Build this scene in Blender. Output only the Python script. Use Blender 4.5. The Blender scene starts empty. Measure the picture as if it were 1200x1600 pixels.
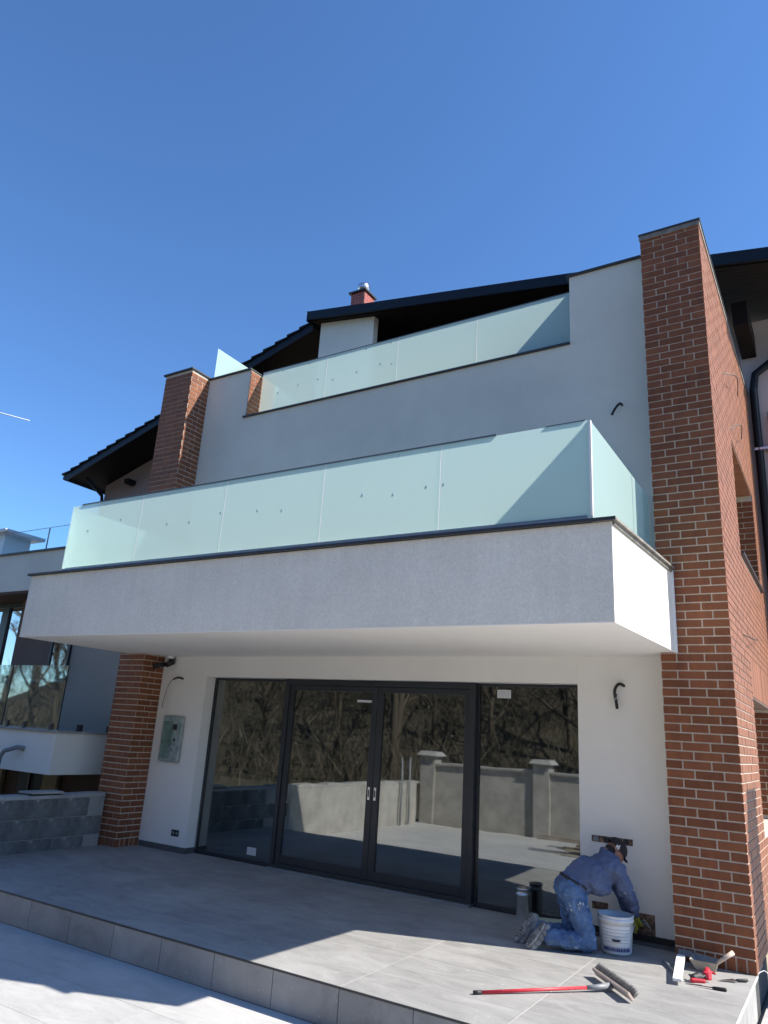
import bpy, bmesh, math, random
from mathutils import Vector, Matrix, Euler
R = math.radians
random.seed(7)
S = bpy.context.scene
COL = S.collection

# ------------------------------------------------------------------ camera
cam_d = bpy.data.cameras.new("camera"); cam = bpy.data.objects.new("camera", cam_d); COL.objects.link(cam)
S.camera = cam
YAW, PITCH, ROLL = 0.566922, 0.296741, 0.063788
fwd = Vector((-math.sin(YAW)*math.cos(PITCH), math.cos(YAW)*math.cos(PITCH), math.sin(PITCH)))
rt = Vector((math.cos(YAW), math.sin(YAW), 0)); up = rt.cross(fwd)
rt2 = rt*math.cos(ROLL)+up*math.sin(ROLL); up2 = -rt*math.sin(ROLL)+up*math.cos(ROLL)
cam.matrix_world = Matrix(((rt2.x, up2.x, -fwd.x, .85318), (rt2.y, up2.y, -fwd.y, -7.63363), (rt2.z, up2.z, -fwd.z, 1.75283), (0, 0, 0, 1)))
cam_d.sensor_fit = 'VERTICAL'; cam_d.sensor_height = 36; cam_d.lens = 1131.39/1600*36
cam_d.clip_start = 0.05; cam_d.clip_end = 12000

# ------------------------------------------------------------------ light
SUN = Vector((1.005, .397, 1.0)).normalized()
EL = math.asin(SUN.z); ROT = math.atan2(SUN.x, SUN.y)
w = bpy.data.worlds.new("World"); S.world = w; w.use_nodes = True
wn = w.node_tree.nodes; bg = wn["Background"]
sk = wn.new("ShaderNodeTexSky"); sk.sky_type = 'NISHITA'; sk.sun_disc = False
sk.sun_elevation = EL; sk.sun_rotation = ROT
sk.altitude = 300; sk.air_density = 1.0; sk.dust_density = 0.1; sk.ozone_density = 6.0
tint = wn.new("ShaderNodeMix"); tint.data_type = 'RGBA'; tint.blend_type = 'MULTIPLY'; tint.inputs[0].default_value = 1
tint.inputs[7].default_value = (.79, 1.0, 1.17, 1)
w.node_tree.links.new(sk.outputs[0], tint.inputs[6]); w.node_tree.links.new(tint.outputs[2], bg.inputs[0]); bg.inputs[1].default_value = 0.084
sl = bpy.data.lights.new("sun", 'SUN'); so = bpy.data.objects.new("sun", sl); COL.objects.link(so)
sl.energy = 4.1; sl.angle = R(0.53); sl.color = (1, .94, .85)
so.rotation_euler = SUN.to_track_quat('Z', 'Y').to_euler(); so.location = (30, 12, 30)
S.view_settings.view_transform = 'Standard'; S.view_settings.look = 'None'
S.view_settings.gamma = 1; S.view_settings.exposure = 1.2; S.view_settings.use_curve_mapping = False

# ------------------------------------------------------------------ materials
def mat(name, col, rough=.6, metal=0, spec=.5, var=0, vs=3, bump=0, bs=60, c2=None, per=0, bdist=.01, stretch=None, extra=None):
    m = bpy.data.materials.new(name); m.use_nodes = True
    nt = m.node_tree; N = nt.nodes; L = nt.links; p = N["Principled BSDF"]
    p.inputs['Roughness'].default_value = rough; p.inputs['Metallic'].default_value = metal
    p.inputs['Specular IOR Level'].default_value = spec
    c = (*col, 1)
    p.inputs['Base Color'].default_value = c
    tc = N.new('ShaderNodeTexCoord'); src = tc.outputs['Object']
    if stretch:
        mp = N.new('ShaderNodeMapping'); mp.inputs['Scale'].default_value = stretch; L.new(src, mp.inputs[0]); src = mp.outputs[0]
    last = None
    if var or c2:
        n = N.new('ShaderNodeTexNoise'); n.inputs['Scale'].default_value = vs; n.inputs['Detail'].default_value = 7; n.inputs['Roughness'].default_value = .62
        L.new(src, n.inputs['Vector'])
        r = N.new('ShaderNodeValToRGB'); L.new(n.outputs[0], r.inputs[0])
        r.color_ramp.elements[0].position = .32; r.color_ramp.elements[1].position = .68
        a = c2 if c2 else tuple(x*(1-var) for x in col); b = col if c2 else tuple(min(1, x*(1+var)) for x in col)
        r.color_ramp.elements[0].color = (*a, 1); r.color_ramp.elements[1].color = (*b, 1); last = r.outputs[0]
    if per:
        oi = N.new('ShaderNodeObjectInfo'); ge = N.new('ShaderNodeNewGeometry')
        ad = N.new('ShaderNodeMath'); ad.operation = 'ADD'; L.new(oi.outputs['Random'], ad.inputs[0]); L.new(ge.outputs['Random Per Island'], ad.inputs[1])
        fr = N.new('ShaderNodeMath'); fr.operation = 'FRACT'; L.new(ad.outputs[0], fr.inputs[0])
        mr = N.new('ShaderNodeMapRange'); mr.inputs['To Min'].default_value = 1-per; mr.inputs['To Max'].default_value = 1+per; L.new(fr.outputs[0], mr.inputs[0])
        hs = N.new('ShaderNodeHueSaturation'); L.new(mr.outputs[0], hs.inputs['Value'])
        if last: L.new(last, hs.inputs['Color'])
        else: hs.inputs['Color'].default_value = c
        last = hs.outputs[0]
    if extra: last = extra(nt, last, src, c)
    if last: L.new(last, p.inputs['Base Color'])
    if bump:
        n2 = N.new('ShaderNodeTexNoise'); n2.inputs['Scale'].default_value = bs; n2.inputs['Detail'].default_value = 4
        L.new(src, n2.inputs['Vector'])
        b = N.new('ShaderNodeBump'); b.inputs['Strength'].default_value = bump; b.inputs['Distance'].default_value = bdist
        L.new(n2.outputs[0], b.inputs['Height']); L.new(b.outputs[0], p.inputs['Normal'])
    return m

def splat(col, thr=.62, scale=18, amt=1):
    def f(nt, last, src, c):
        N = nt.nodes; L = nt.links
        n = N.new('ShaderNodeTexNoise'); n.inputs['Scale'].default_value = scale; n.inputs['Detail'].default_value = 6; n.inputs['Roughness'].default_value = .7
        L.new(src, n.inputs['Vector'])
        r = N.new('ShaderNodeValToRGB'); r.color_ramp.elements[0].position = thr; r.color_ramp.elements[1].position = thr+.05
        r.color_ramp.elements[1].color = (amt, amt, amt, 1)
        L.new(n.outputs[0], r.inputs[0])
        mx = N.new('ShaderNodeMix'); mx.data_type = 'RGBA'; L.new(r.outputs[0], mx.inputs[0])
        if last: L.new(last, mx.inputs[6])
        else: mx.inputs[6].default_value = c
        mx.inputs[7].default_value = (*col, 1)
        return mx.outputs[2]
    return f

M = {}
def stucco(nt, last, src, c, k=1):
    N = nt.nodes; L = nt.links; out = last
    for sc_k, a in ((75, .10*k), (28, .05*k), (1.6, .05)):
        n = N.new('ShaderNodeTexNoise'); n.inputs['Scale'].default_value = sc_k; n.inputs['Detail'].default_value = 3; L.new(src, n.inputs['Vector'])
        mr = N.new('ShaderNodeMapRange'); mr.inputs['From Min'].default_value = .3; mr.inputs['From Max'].default_value = .7; mr.inputs['To Min'].default_value = 1-a; mr.inputs['To Max'].default_value = 1+a*.6; L.new(n.outputs[0], mr.inputs[0])
        hs = N.new('ShaderNodeHueSaturation'); L.new(mr.outputs[0], hs.inputs['Value']); L.new(out, hs.inputs['Color']); out = hs.outputs[0]
    # faint vertical run-off streaks
    mp = N.new('ShaderNodeMapping'); mp.inputs['Scale'].default_value = (5, 5, .35); L.new(src, mp.inputs[0])
    n = N.new('ShaderNodeTexNoise'); n.inputs['Scale'].default_value = 1.6; n.inputs['Detail'].default_value = 5; L.new(mp.outputs[0], n.inputs['Vector'])
    mr = N.new('ShaderNodeMapRange'); mr.inputs['From Min'].default_value = .25; mr.inputs['From Max'].default_value = .6; mr.inputs['To Min'].default_value = 1-.06*k*k; mr.inputs['To Max'].default_value = 1.0; L.new(n.outputs[0], mr.inputs[0])
    hs = N.new('ShaderNodeHueSaturation'); L.new(mr.outputs[0], hs.inputs['Value']); L.new(out, hs.inputs['Color']); return hs.outputs[0]
M['render_white'] = mat('render_white', (.82, .79, .735), .9, spec=.2, var=.035, vs=1.3, bump=.55, bs=260, bdist=.004)
M['render_grey'] = mat('render_grey', (.74, .72, .63), .9, extra=lambda a, b, c, d: stucco(a, b, c, d, .35), spec=.2, var=.04, vs=.9, bump=.5, bs=260, bdist=.004)
M['render_parapet'] = mat('render_parapet', (.85, .81, .72), .9, extra=stucco, spec=.2, var=.04, vs=1.1, bump=.7, bs=230, bdist=.005)
M['soffit_white'] = mat('soffit_white', (.90, .86, .79), .9, spec=.2, var=.03, vs=1.0, bump=.3, bs=240, bdist=.003)
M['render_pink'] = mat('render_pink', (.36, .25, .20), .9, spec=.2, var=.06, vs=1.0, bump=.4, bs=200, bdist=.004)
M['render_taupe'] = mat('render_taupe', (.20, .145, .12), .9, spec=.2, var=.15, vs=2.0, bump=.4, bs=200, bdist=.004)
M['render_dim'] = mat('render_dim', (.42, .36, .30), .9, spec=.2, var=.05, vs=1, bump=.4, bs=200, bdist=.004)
M['brick'] = mat('brick', (.245, .089, .038), .55, spec=.18, c2=(.17, .060, .032), vs=14, bump=.5, bs=90, bdist=.003, per=.17, stretch=(1, 1, .35))
for nm_ in ('brick',):
    p_ = M[nm_].node_tree.nodes['Principled BSDF']; p_.inputs['Sheen Weight'].default_value = .45; p_.inputs['Sheen Roughness'].default_value = .45; p_.inputs['Sheen Tint'].default_value = (1, .62, .45, 1)
M['mortar'] = mat('mortar', (.62, .55, .455), .95, spec=.1, var=.12, vs=9, bump=.6, bs=150)
M['anthracite'] = mat('anthracite', (.022, .026, .032), .38, spec=.5, var=.1, vs=5)
M['coping'] = mat('coping', (.05, .052, .055), .42, metal=.3, var=.15, vs=4)
M['coping_dusty'] = mat('coping_dusty', (.30, .27, .23), .7, c2=(.12, .11, .10), vs=9, bump=.2)
M['alu'] = mat('alu', (.30, .34, .38), .35, metal=.7, var=.1, vs=8)
M['disc'] = mat('disc', (.50, .64, .62), .5)
M['rail'] = mat('rail', (.13, .145, .155), .45, metal=.3)
M['steel'] = mat('steel', (.62, .62, .63), .28, metal=1, var=.12, vs=10)
M['rooftile'] = mat('rooftile', (.012, .011, .013), .6, spec=.3, per=.2, bump=.3, bs=50)
M['fascia'] = mat('fascia', (.006, .009, .016), .5, spec=.3)
M['darkwood'] = mat('darkwood', (.012, .0065, .0045), .7, spec=.2, c2=(.007, .004, .003), vs=3, stretch=(1, 12, 12), bump=.2, bs=20)
M['brownwood'] = mat('brownwood', (.10, .045, .022), .7, c2=(.06, .026, .013), vs=3, stretch=(10, 1, 10), bump=.2, bs=20)
M['osb'] = mat('osb', (.42, .31, .18), .8, c2=(.25, .17, .09), vs=30, bump=.2, bs=40)
M['plastic_black'] = mat('plastic_black', (.012, .012, .013), .5)
M['plastic_grey'] = mat('plastic_grey', (.20, .215, .23), .45, var=.08)
M['plastic_white'] = mat('plastic_white', (.75, .76, .76), .4, var=.05, vs=12, extra=splat((.55, .53, .48), .60, 9, .7))
M['white_paint'] = mat('white_paint', (.82, .81, .78), .6)
M['block'] = mat('block', (.215, .215, .21), .95, spec=.1, c2=(.11, .11, .11), vs=6, per=.18, bump=1, bs=40, bdist=.02, extra=splat((.48, .47, .44), .63, 6, .7))
M['concrete'] = mat('concrete', (.40, .39, .365), .9, spec=.2, c2=(.27, .265, .25), vs=4, bump=.7, bs=50)
M['gardenwall'] = mat('gardenwall', (.44, .42, .385), .9, spec=.2, c2=(.30, .285, .26), vs=3, bump=.7, bs=50, per=.08)
M['skin'] = mat('skin', (.30, .15, .10), .5, var=.1, vs=10)
M['shirt'] = mat('shirt', (.135, .17, .28), .9, spec=.06, c2=(.09, .118, .205), vs=5, bump=.9, bs=9, bdist=.05, extra=splat((.38, .40, .44), .655, 7, .55))
M['jeans'] = mat('jeans', (.15, .235, .39), .9, spec=.06, c2=(.065, .115, .225), vs=9, bump=1, bs=12, bdist=.05, extra=splat((.68, .70, .72), 0.61, 12, .8))
M['shoe'] = mat('shoe', (.42, .40, .37), .85, c2=(.15, .145, .14), vs=22, bump=.6, bs=60)
M['sole'] = mat('sole', (.22, .21, .20), .9, c2=(.07, .07, .07), vs=30, bump=.5, bs=80)
M['rubber'] = mat('rubber', (.02, .02, .021), .6)
M['glove'] = mat('glove', (.48, .46, .03), .6, c2=(.22, .2, .03), vs=12)
M['cap'] = mat('cap', (.018, .014, .016), .85, var=.2)
M['red'] = mat('red', (.58, .03, .045), .45, var=.12, vs=14, extra=splat((.6, .5, .48), .64, 12, .7))
M['redglove'] = mat('redglove', (.55, .02, .04), .6, var=.2)
M['blueprint'] = mat('blueprint', (.04, .06, .22), .5)
M['greyprint'] = mat('greyprint', (.42, .43, .45), .5)
M['beige_plastic'] = mat('beige_plastic', (.42, .37, .29), .6, c2=(.3, .27, .22), vs=16)
M['broomwood'] = mat('broomwood', (.55, .44, .36), .7, var=.12, vs=12)
M['bristle'] = mat('bristle', (.10, .10, .105), .9, per=.5)
M['pale_green'] = mat('pale_green', (.50, .58, .47), .6)
M['film'] = mat('film', (.20, .27, .255), .25, c2=(.42, .47, .45), vs=9, bump=.8, bs=16, bdist=.03)
M['hole'] = mat('hole', (.03, .016, .012), .9, c2=(.30, .19, .13), vs=26, bump=.8, bs=40)
M['label'] = mat('label', (.62, .63, .63), .6)
M['bark'] = mat('bark', (.10, .082, .060), .9, c2=(.055, .045, .033), vs=6)
M['twig'] = mat('twig', (.075, .065, .045), .9, per=.3)
M['soil'] = mat('soil', (.42, .37, .28), .95, c2=(.28, .26, .18), vs=.8, bump=.8, bs=6)
M['soil_dark'] = mat('soil_dark', (.085, .07, .048), .95, c2=(.05, .055, .025), vs=1.5, bump=1, bs=5)
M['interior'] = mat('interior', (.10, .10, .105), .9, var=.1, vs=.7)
M['plank'] = mat('plank', (.30, .25, .19), .9, c2=(.13, .11, .09), vs=4, per=.3)
M['cloud'] = mat('cloud', (.9, .9, .9), 1)

def tile_mat(name, a, b, bright, rough):
    m = bpy.data.materials.new(name); m.use_nodes = True; nt = m.node_tree; N = nt.nodes; L = nt.links; p = N["Principled BSDF"]
    ge = N.new('ShaderNodeNewGeometry'); oi = N.new('ShaderNodeObjectInfo')
    cm = N.new('ShaderNodeCombineXYZ'); ml = N.new('ShaderNodeMath'); ml.operation = 'MULTIPLY'; ml.inputs[1].default_value = 40
    L.new(oi.outputs['Random'], ml.inputs[0]); L.new(ml.outputs[0], cm.inputs[2]); L.new(ml.outputs[0], cm.inputs[0])
    ad = N.new('ShaderNodeVectorMath'); ad.operation = 'ADD'; L.new(ge.outputs['Position'], ad.inputs[0]); L.new(cm.outputs[0], ad.inputs[1])
    mp = N.new('ShaderNodeMapping'); mp.inputs['Scale'].default_value = (1, 2.6, 1); mp.inputs['Rotation'].default_value = (0, 0, .35); L.new(ad.outputs[0], mp.inputs[0])
    n = N.new('ShaderNodeTexNoise'); n.inputs['Scale'].default_value = 2.2; n.inputs['Detail'].default_value = 9; n.inputs['Roughness'].default_value = .68; n.inputs['Distortion'].default_value = .9
    L.new(mp.outputs[0], n.inputs['Vector'])
    r = N.new('ShaderNodeValToRGB'); r.color_ramp.elements[0].position = .3; r.color_ramp.elements[1].position = .72
    r.color_ramp.elements[0].color = (*a, 1); r.color_ramp.elements[1].color = (*b, 1); L.new(n.outputs[0], r.inputs[0])
    # footprints of plaster dust
    n3 = N.new('ShaderNodeTexNoise'); n3.inputs['Scale'].default_value = .9; n3.inputs['Detail'].default_value = 5; L.new(ge.outputs['Position'], n3.inputs['Vector'])
    r3 = N.new('ShaderNodeValToRGB'); r3.color_ramp.elements[0].position = .48; r3.color_ramp.elements[1].position = .75; r3.color_ramp.elements[1].color = (.45, .45, .45, 1); L.new(n3.outputs[0], r3.inputs[0])
    mx = N.new('ShaderNodeMix'); mx.data_type = 'RGBA'; L.new(r3.outputs[0], mx.inputs[0]); L.new(r.outputs[0], mx.inputs[6]); mx.inputs[7].default_value = (*bright, 1)
    # fine mortar specks
    n5 = N.new('ShaderNodeTexNoise'); n5.inputs['Scale'].default_value = 26; n5.inputs['Detail'].default_value = 3; L.new(ge.outputs['Position'], n5.inputs['Vector'])
    r5 = N.new('ShaderNodeValToRGB'); r5.color_ramp.elements[0].position = .68; r5.color_ramp.elements[1].position = .73; r5.color_ramp.elements[1].color = (.4, .4, .4, 1); L.new(n5.outputs[0], r5.inputs[0])
    m5 = N.new('ShaderNodeMix'); m5.data_type = 'RGBA'; L.new(r5.outputs[0], m5.inputs[0]); L.new(mx.outputs[2], m5.inputs[6]); m5.inputs[7].default_value = (.66, .65, .62, 1)
    L.new(m5.outputs[2], p.inputs['Base Color'])
    n2 = N.new('ShaderNodeTexNoise'); n2.inputs['Scale'].default_value = 30; n2.inputs['Detail'].default_value = 6; L.new(mp.outputs[0], n2.inputs['Vector'])
    bu = N.new('ShaderNodeBump'); bu.inputs['Strength'].default_value = .25; bu.inputs['Distance'].default_value = .005; L.new(n2.outputs[0], bu.inputs['Height']); L.new(bu.outputs[0], p.inputs['Normal'])
    p.inputs['Roughness'].default_value = rough
    return m
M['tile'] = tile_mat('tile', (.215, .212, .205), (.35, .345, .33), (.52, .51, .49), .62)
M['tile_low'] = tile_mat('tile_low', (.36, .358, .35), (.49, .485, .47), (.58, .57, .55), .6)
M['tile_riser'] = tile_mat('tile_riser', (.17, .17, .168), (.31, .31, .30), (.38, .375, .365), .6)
M['grout'] = mat('grout', (.52, .51, .49), .9, var=.1, vs=9)
M['grout_dark'] = mat('grout_dark', (.06, .06, .06), .9)
M['plinth'] = mat('plinth', (.10, .10, .10), .6, var=.2, vs=6)

def shader_mat(name, build):
    m = bpy.data.materials.new(name); m.use_nodes = True; nt = m.node_tree; nt.nodes.clear()
    o = nt.nodes.new('ShaderNodeOutputMaterial'); nt.links.new(build(nt), o.inputs[0]); return m
def frosted(nt):
    N = nt.nodes; L = nt.links
    tr = N.new('ShaderNodeBsdfTranslucent'); tr.inputs[0].default_value = (.80, .99, .93, 1)
    df = N.new('ShaderNodeBsdfDiffuse'); df.inputs[0].default_value = (.70, .92, .84, 1)
    gl = N.new('ShaderNodeBsdfGlossy'); gl.inputs[1].default_value = .22; gl.inputs[0].default_value = (.9, .95, .95, 1)
    tp = N.new('ShaderNodeBsdfTransparent'); tp.inputs[0].default_value = (.80, .95, .92, 1)
    fr = N.new('ShaderNodeFresnel'); fr.inputs[0].default_value = 1.45
    a = N.new('ShaderNodeMixShader'); a.inputs[0].default_value = .5; L.new(tr.outputs[0], a.inputs[1]); L.new(df.outputs[0], a.inputs[2])
    b = N.new('ShaderNodeMixShader'); b.inputs[0].default_value = .16; L.new(a.outputs[0], b.inputs[1]); L.new(tp.outputs[0], b.inputs[2])
    c = N.new('ShaderNodeMixShader'); L.new(fr.outputs[0], c.inputs[0]); L.new(b.outputs[0], c.inputs[1]); L.new(gl.outputs[0], c.inputs[2])
    return c.outputs[0]
def pane(refl, tint, wav=.02):
    def f(nt):
        N = nt.nodes; L = nt.links
        tp = N.new('ShaderNodeBsdfTransparent'); tp.inputs[0].default_value = (*tint, 1)
        gl = N.new('ShaderNodeBsdfGlossy'); gl.inputs[1].default_value = 0.022; gl.inputs[0].default_value = (.93, .96, .95, 1)
        n = N.new('ShaderNodeTexNoise'); n.inputs['Scale'].default_value = 1.1; tc = N.new('ShaderNodeTexCoord'); L.new(tc.outputs['Object'], n.inputs['Vector'])
        bu = N.new('ShaderNodeBump'); bu.inputs['Strength'].default_value = wav; bu.inputs['Distance'].default_value = .05; L.new(n.outputs[0], bu.inputs['Height']); L.new(bu.outputs[0], gl.inputs['Normal'])
        lw = N.new('ShaderNodeFresnel'); lw.inputs[0].default_value = 1.5
        mr = N.new('ShaderNodeMapRange'); mr.inputs['From Max'].default_value = .5; mr.inputs['To Min'].default_value = refl; mr.inputs['To Max'].default_value = min(1, refl+.55); L.new(lw.outputs[0], mr.inputs[0])
        a = N.new('ShaderNodeMixShader'); L.new(mr.outputs[0], a.inputs[0]); L.new(tp.outputs[0], a.inputs[1]); L.new(gl.outputs[0], a.inputs[2])
        # dried plaster specks on the glass
        df = N.new('ShaderNodeBsdfDiffuse'); df.inputs[0].default_value = (.6, .6, .58, 1)
        vo = N.new('ShaderNodeTexVoronoi'); vo.inputs['Scale'].default_value = 4.5; L.new(tc.outputs['Object'], vo.inputs['Vector'])
        r = N.new('ShaderNodeValToRGB'); r.color_ramp.elements[0].position = .045; r.color_ramp.elements[0].color = (.8, .8, .8, 1); r.color_ramp.elements[1].position = .065; r.color_ramp.elements[1].color = (0, 0, 0, 1); L.new(vo.outputs['Distance'], r.inputs[0])
        n4 = N.new('ShaderNodeTexNoise'); n4.inputs['Scale'].default_value = 1.3; L.new(tc.outputs['Object'], n4.inputs['Vector'])
        r4 = N.new('ShaderNodeValToRGB'); r4.color_ramp.elements[0].position = .55; r4.color_ramp.elements[1].position = .62; L.new(n4.outputs[0], r4.inputs[0])
        mu = N.new('ShaderNodeMath'); mu.operation = 'MULTIPLY'; L.new(r.outputs[0], mu.inputs[0]); L.new(r4.outputs[0], mu.inputs[1])
        b = N.new('ShaderNodeMixShader'); L.new(mu.outputs[0], b.inputs[0]); L.new(a.outputs[0], b.inputs[1]); L.new(df.outputs[0], b.inputs[2])
        return b.outputs[0]
    return f
M['frosted'] = shader_mat('frosted', frosted)
def lit_joint(nt):  # near-white translucent mix: sunlit glass edges put into the joint colour
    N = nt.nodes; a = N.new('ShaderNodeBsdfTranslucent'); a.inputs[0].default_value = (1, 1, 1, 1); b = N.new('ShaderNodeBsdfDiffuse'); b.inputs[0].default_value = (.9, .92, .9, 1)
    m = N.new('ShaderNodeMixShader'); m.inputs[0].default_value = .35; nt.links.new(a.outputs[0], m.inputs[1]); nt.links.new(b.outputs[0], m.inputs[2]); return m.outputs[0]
M['lit_joint'] = shader_mat('lit_joint', lit_joint)
M['pane'] = shader_mat('pane', pane(.20, (.38, .42, .42)))
M['clear'] = shader_mat('clear', pane(.10, (.80, .86, .85)))
def edge_glass(nt):
    N = nt.nodes; L = nt.links
    tp = N.new('ShaderNodeBsdfTransparent'); tp.inputs[0].default_value = (.95, .985, .975, 1)
    gl = N.new('ShaderNodeBsdfGlossy'); gl.inputs[1].default_value = .05
    a = N.new('ShaderNodeMixShader'); a.inputs[0].default_value = .05; L.new(tp.outputs[0], a.inputs[1]); L.new(gl.outputs[0], a.inputs[2]); return a.outputs[0]
M['clear_thin'] = shader_mat('clear_thin', edge_glass)

# ------------------------------------------------------------------ mesh helpers
class MB:
    def __init__(s): s.v = []; s.f = []; s.sm = []
    def quad(s, a, b, c, d): n = len(s.v); s.v += [a, b, c, d]; s.f.append((n, n+1, n+2, n+3)); s.sm.append(0)
    def tri(s, a, b, c): n = len(s.v); s.v += [a, b, c]; s.f.append((n, n+1, n+2)); s.sm.append(0)
    def hexa(s, p, skip=()):
        n = len(s.v); s.v += p
        for k, f in enumerate(((0, 3, 2, 1), (4, 5, 6, 7), (0, 1, 5, 4), (1, 2, 6, 5), (2, 3, 7, 6), (3, 0, 4, 7))):
            if k not in skip: s.f.append(tuple(n+i for i in f)); s.sm.append(0)
        return s
    def box(s, x0, x1, y0, y1, z0, z1):
        return s.hexa([(x0, y0, z0), (x1, y0, z0), (x1, y1, z0), (x0, y1, z0), (x0, y0, z1), (x1, y0, z1), (x1, y1, z1), (x0, y1, z1)])
    def prism(s, poly, z0, z1):
        n = len(s.v); k = len(poly)
        s.v += [(x, y, z0) for x, y in poly]+[(x, y, z1) for x, y in poly]
        s.f.append(tuple(n+i for i in reversed(range(k)))); s.f.append(tuple(n+k+i for i in range(k))); s.sm += [0, 0]
        for i in range(k): j = (i+1) % k; s.f.append((n+i, n+j, n+k+j, n+k+i)); s.sm.append(0)
        return s
    def extr(s, poly, off):   # 3d polygon extruded by a vector
        n = len(s.v); k = len(poly); off = Vector(off)
        s.v += [tuple(p) for p in poly]+[tuple(Vector(p)+off) for p in poly]
        s.f.append(tuple(n+i for i in range(k))); s.f.append(tuple(n+k+i for i in reversed(range(k)))); s.sm += [0, 0]
        for i in range(k): j = (i+1) % k; s.f.append((n+j, n+i, n+k+i, n+k+j)); s.sm.append(0)
        return s
    def tube(s, pts, r, n=8, caps=True):
        pts = [Vector(p) for p in pts]; rs = r if isinstance(r, (list, tuple)) else [r]*len(pts)
        base = len(s.v); prev = None
        for i, p in enumerate(pts):
            d = (pts[min(i+1, len(pts)-1)]-pts[max(i-1, 0)])
            if d.length < 1e-9: d = Vector((0, 0, 1))
            d.normalize()
            if prev is None: a = d.orthogonal().normalized()
            else:
                a = prev-d*prev.dot(d); a = a.normalized() if a.length > 1e-6 else d.orthogonal().normalized()
            prev = a; b = d.cross(a)
            for k in range(n):
                t = 2*math.pi*k/n; q = p+(a*math.cos(t)+b*math.sin(t))*rs[i]; s.v.append(tuple(q))
        for i in range(len(pts)-1):
            for k in range(n):
                k2 = (k+1) % n; s.f.append((base+i*n+k, base+i*n+k2, base+(i+1)*n+k2, base+(i+1)*n+k)); s.sm.append(1)
        if caps:
            s.f.append(tuple(base+k for k in reversed(range(n)))); e = base+(len(pts)-1)*n; s.f.append(tuple(e+k for k in range(n))); s.sm += [0, 0]
        return s
    def lathe(s, c, prof, n=32, axis='Z'):
        base = len(s.v)
        for (r, z) in prof:
            for k in range(n):
                t = 2*math.pi*k/n; s.v.append((c[0]+r*math.cos(t), c[1]+r*math.sin(t), c[2]+z))
        for i in range(len(prof)-1):
            for k in range(n):
                k2 = (k+1) % n; s.f.append((base+i*n+k, base+i*n+k2, base+(i+1)*n+k2, base+(i+1)*n+k)); s.sm.append(1)
        return s
    def ball(s, c, r, mtx=None, nu=14, nv=9):
        base = len(s.v); c = Vector(c)
        if not isinstance(r, (tuple, list)): r = (r, r, r)
        for j in range(nv+1):
            ph = math.pi*j/nv
            for k in range(nu):
                t = 2*math.pi*k/nu; q = Vector((r[0]*math.sin(ph)*math.cos(t), r[1]*math.sin(ph)*math.sin(t), r[2]*math.cos(ph)))
                if mtx: q = mtx @ q
                s.v.append(tuple(c+q))
        for j in range(nv):
            for k in range(nu):
                k2 = (k+1) % nu; s.f.append((base+j*nu+k, base+(j+1)*nu+k, base+(j+1)*nu+k2, base+j*nu+k2)); s.sm.append(1)
        return s
    def limb(s, a, ra, b, rb):
        a = Vector(a); b = Vector(b); s.tube([a, b], [ra, rb], 14, True); s.ball(a, ra); s.ball(b, rb); return s
    def mesh(s, name):
        me = bpy.data.meshes.new(name); me.from_pydata(s.v, [], s.f); me.update()
        me.polygons.foreach_set('use_smooth', [bool(x) for x in s.sm]); return me
    def build(s, name, m, parent=None, bevel=0, kind=None):
        me = s.mesh(name); me.materials.append(m)
        return link(name, me, parent, bevel, kind)
def link(name, me, parent=None, bevel=0, kind=None, loc=None):
    o = bpy.data.objects.new(name, me); COL.objects.link(o)
    if parent: o.parent = parent
    if loc is not None: o.location = loc
    if bevel:
        b = o.modifiers.new('bevel', 'BEVEL'); b.width = bevel; b.segments = 2; b.limit_method = 'ANGLE'
    if kind: o['kind'] = kind
    return o
def thing(name, label, cat, group=None, loc=(0, 0, 0)):
    o = bpy.data.objects.new(name, None); COL.objects.link(o); o.location = loc; o.empty_display_size = .1
    o['label'] = label; o['category'] = cat
    if group: o['group'] = group
    return o
def tag(o, label, cat, group=None):
    o['label'] = label; o['category'] = cat
    if group: o['group'] = group
    return o
def B(*a): return MB().box(*a)

def glass(parent, x0, x1, y0, y1, z0, z1, face):
    me = B(x0, x1, y0, y1, z0, z1).mesh('glass_panel'); me.materials.append(M['frosted']); me.materials.append(M['clear_thin'])
    for p in me.polygons: p.material_index = 0 if p.index == face else 1
    return link('glass_panel', me, parent)
# ------------------------------------------------------------------ ground, paving, terrace
LOW = -.269
ground = B(-400, 400, -400, 400, LOW-.6, LOW-.05).build('ground', M['soil'], kind='structure')
paving = B(-8.4, 6, -8.3, -2.655, LOW-.045, LOW-.0015).build('paving', M['grout'], kind='structure')
P = .61
tile_me = B(0, 2*P-.004, 0, P-.004, -.03, 0).mesh('tile'); tile_me.materials.append(M['tile_low'])
def tiles(parent, x0, nx, y0, ny, z, xmax=None):
    for i in range(nx):
        for j in range(ny):
            link('tile', tile_me, parent, loc=(x0+i*2*P, y0+j*P, z+random.uniform(0, .0006)))
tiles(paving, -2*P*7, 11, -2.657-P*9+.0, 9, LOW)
side_paving = B(.03, 6, -2.64, 9, LOW-.045, LOW-.006).build('paving', M['grout'], kind='structure')
tiles(side_paving, .03, 4, -2.64, 10, LOW)

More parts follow.
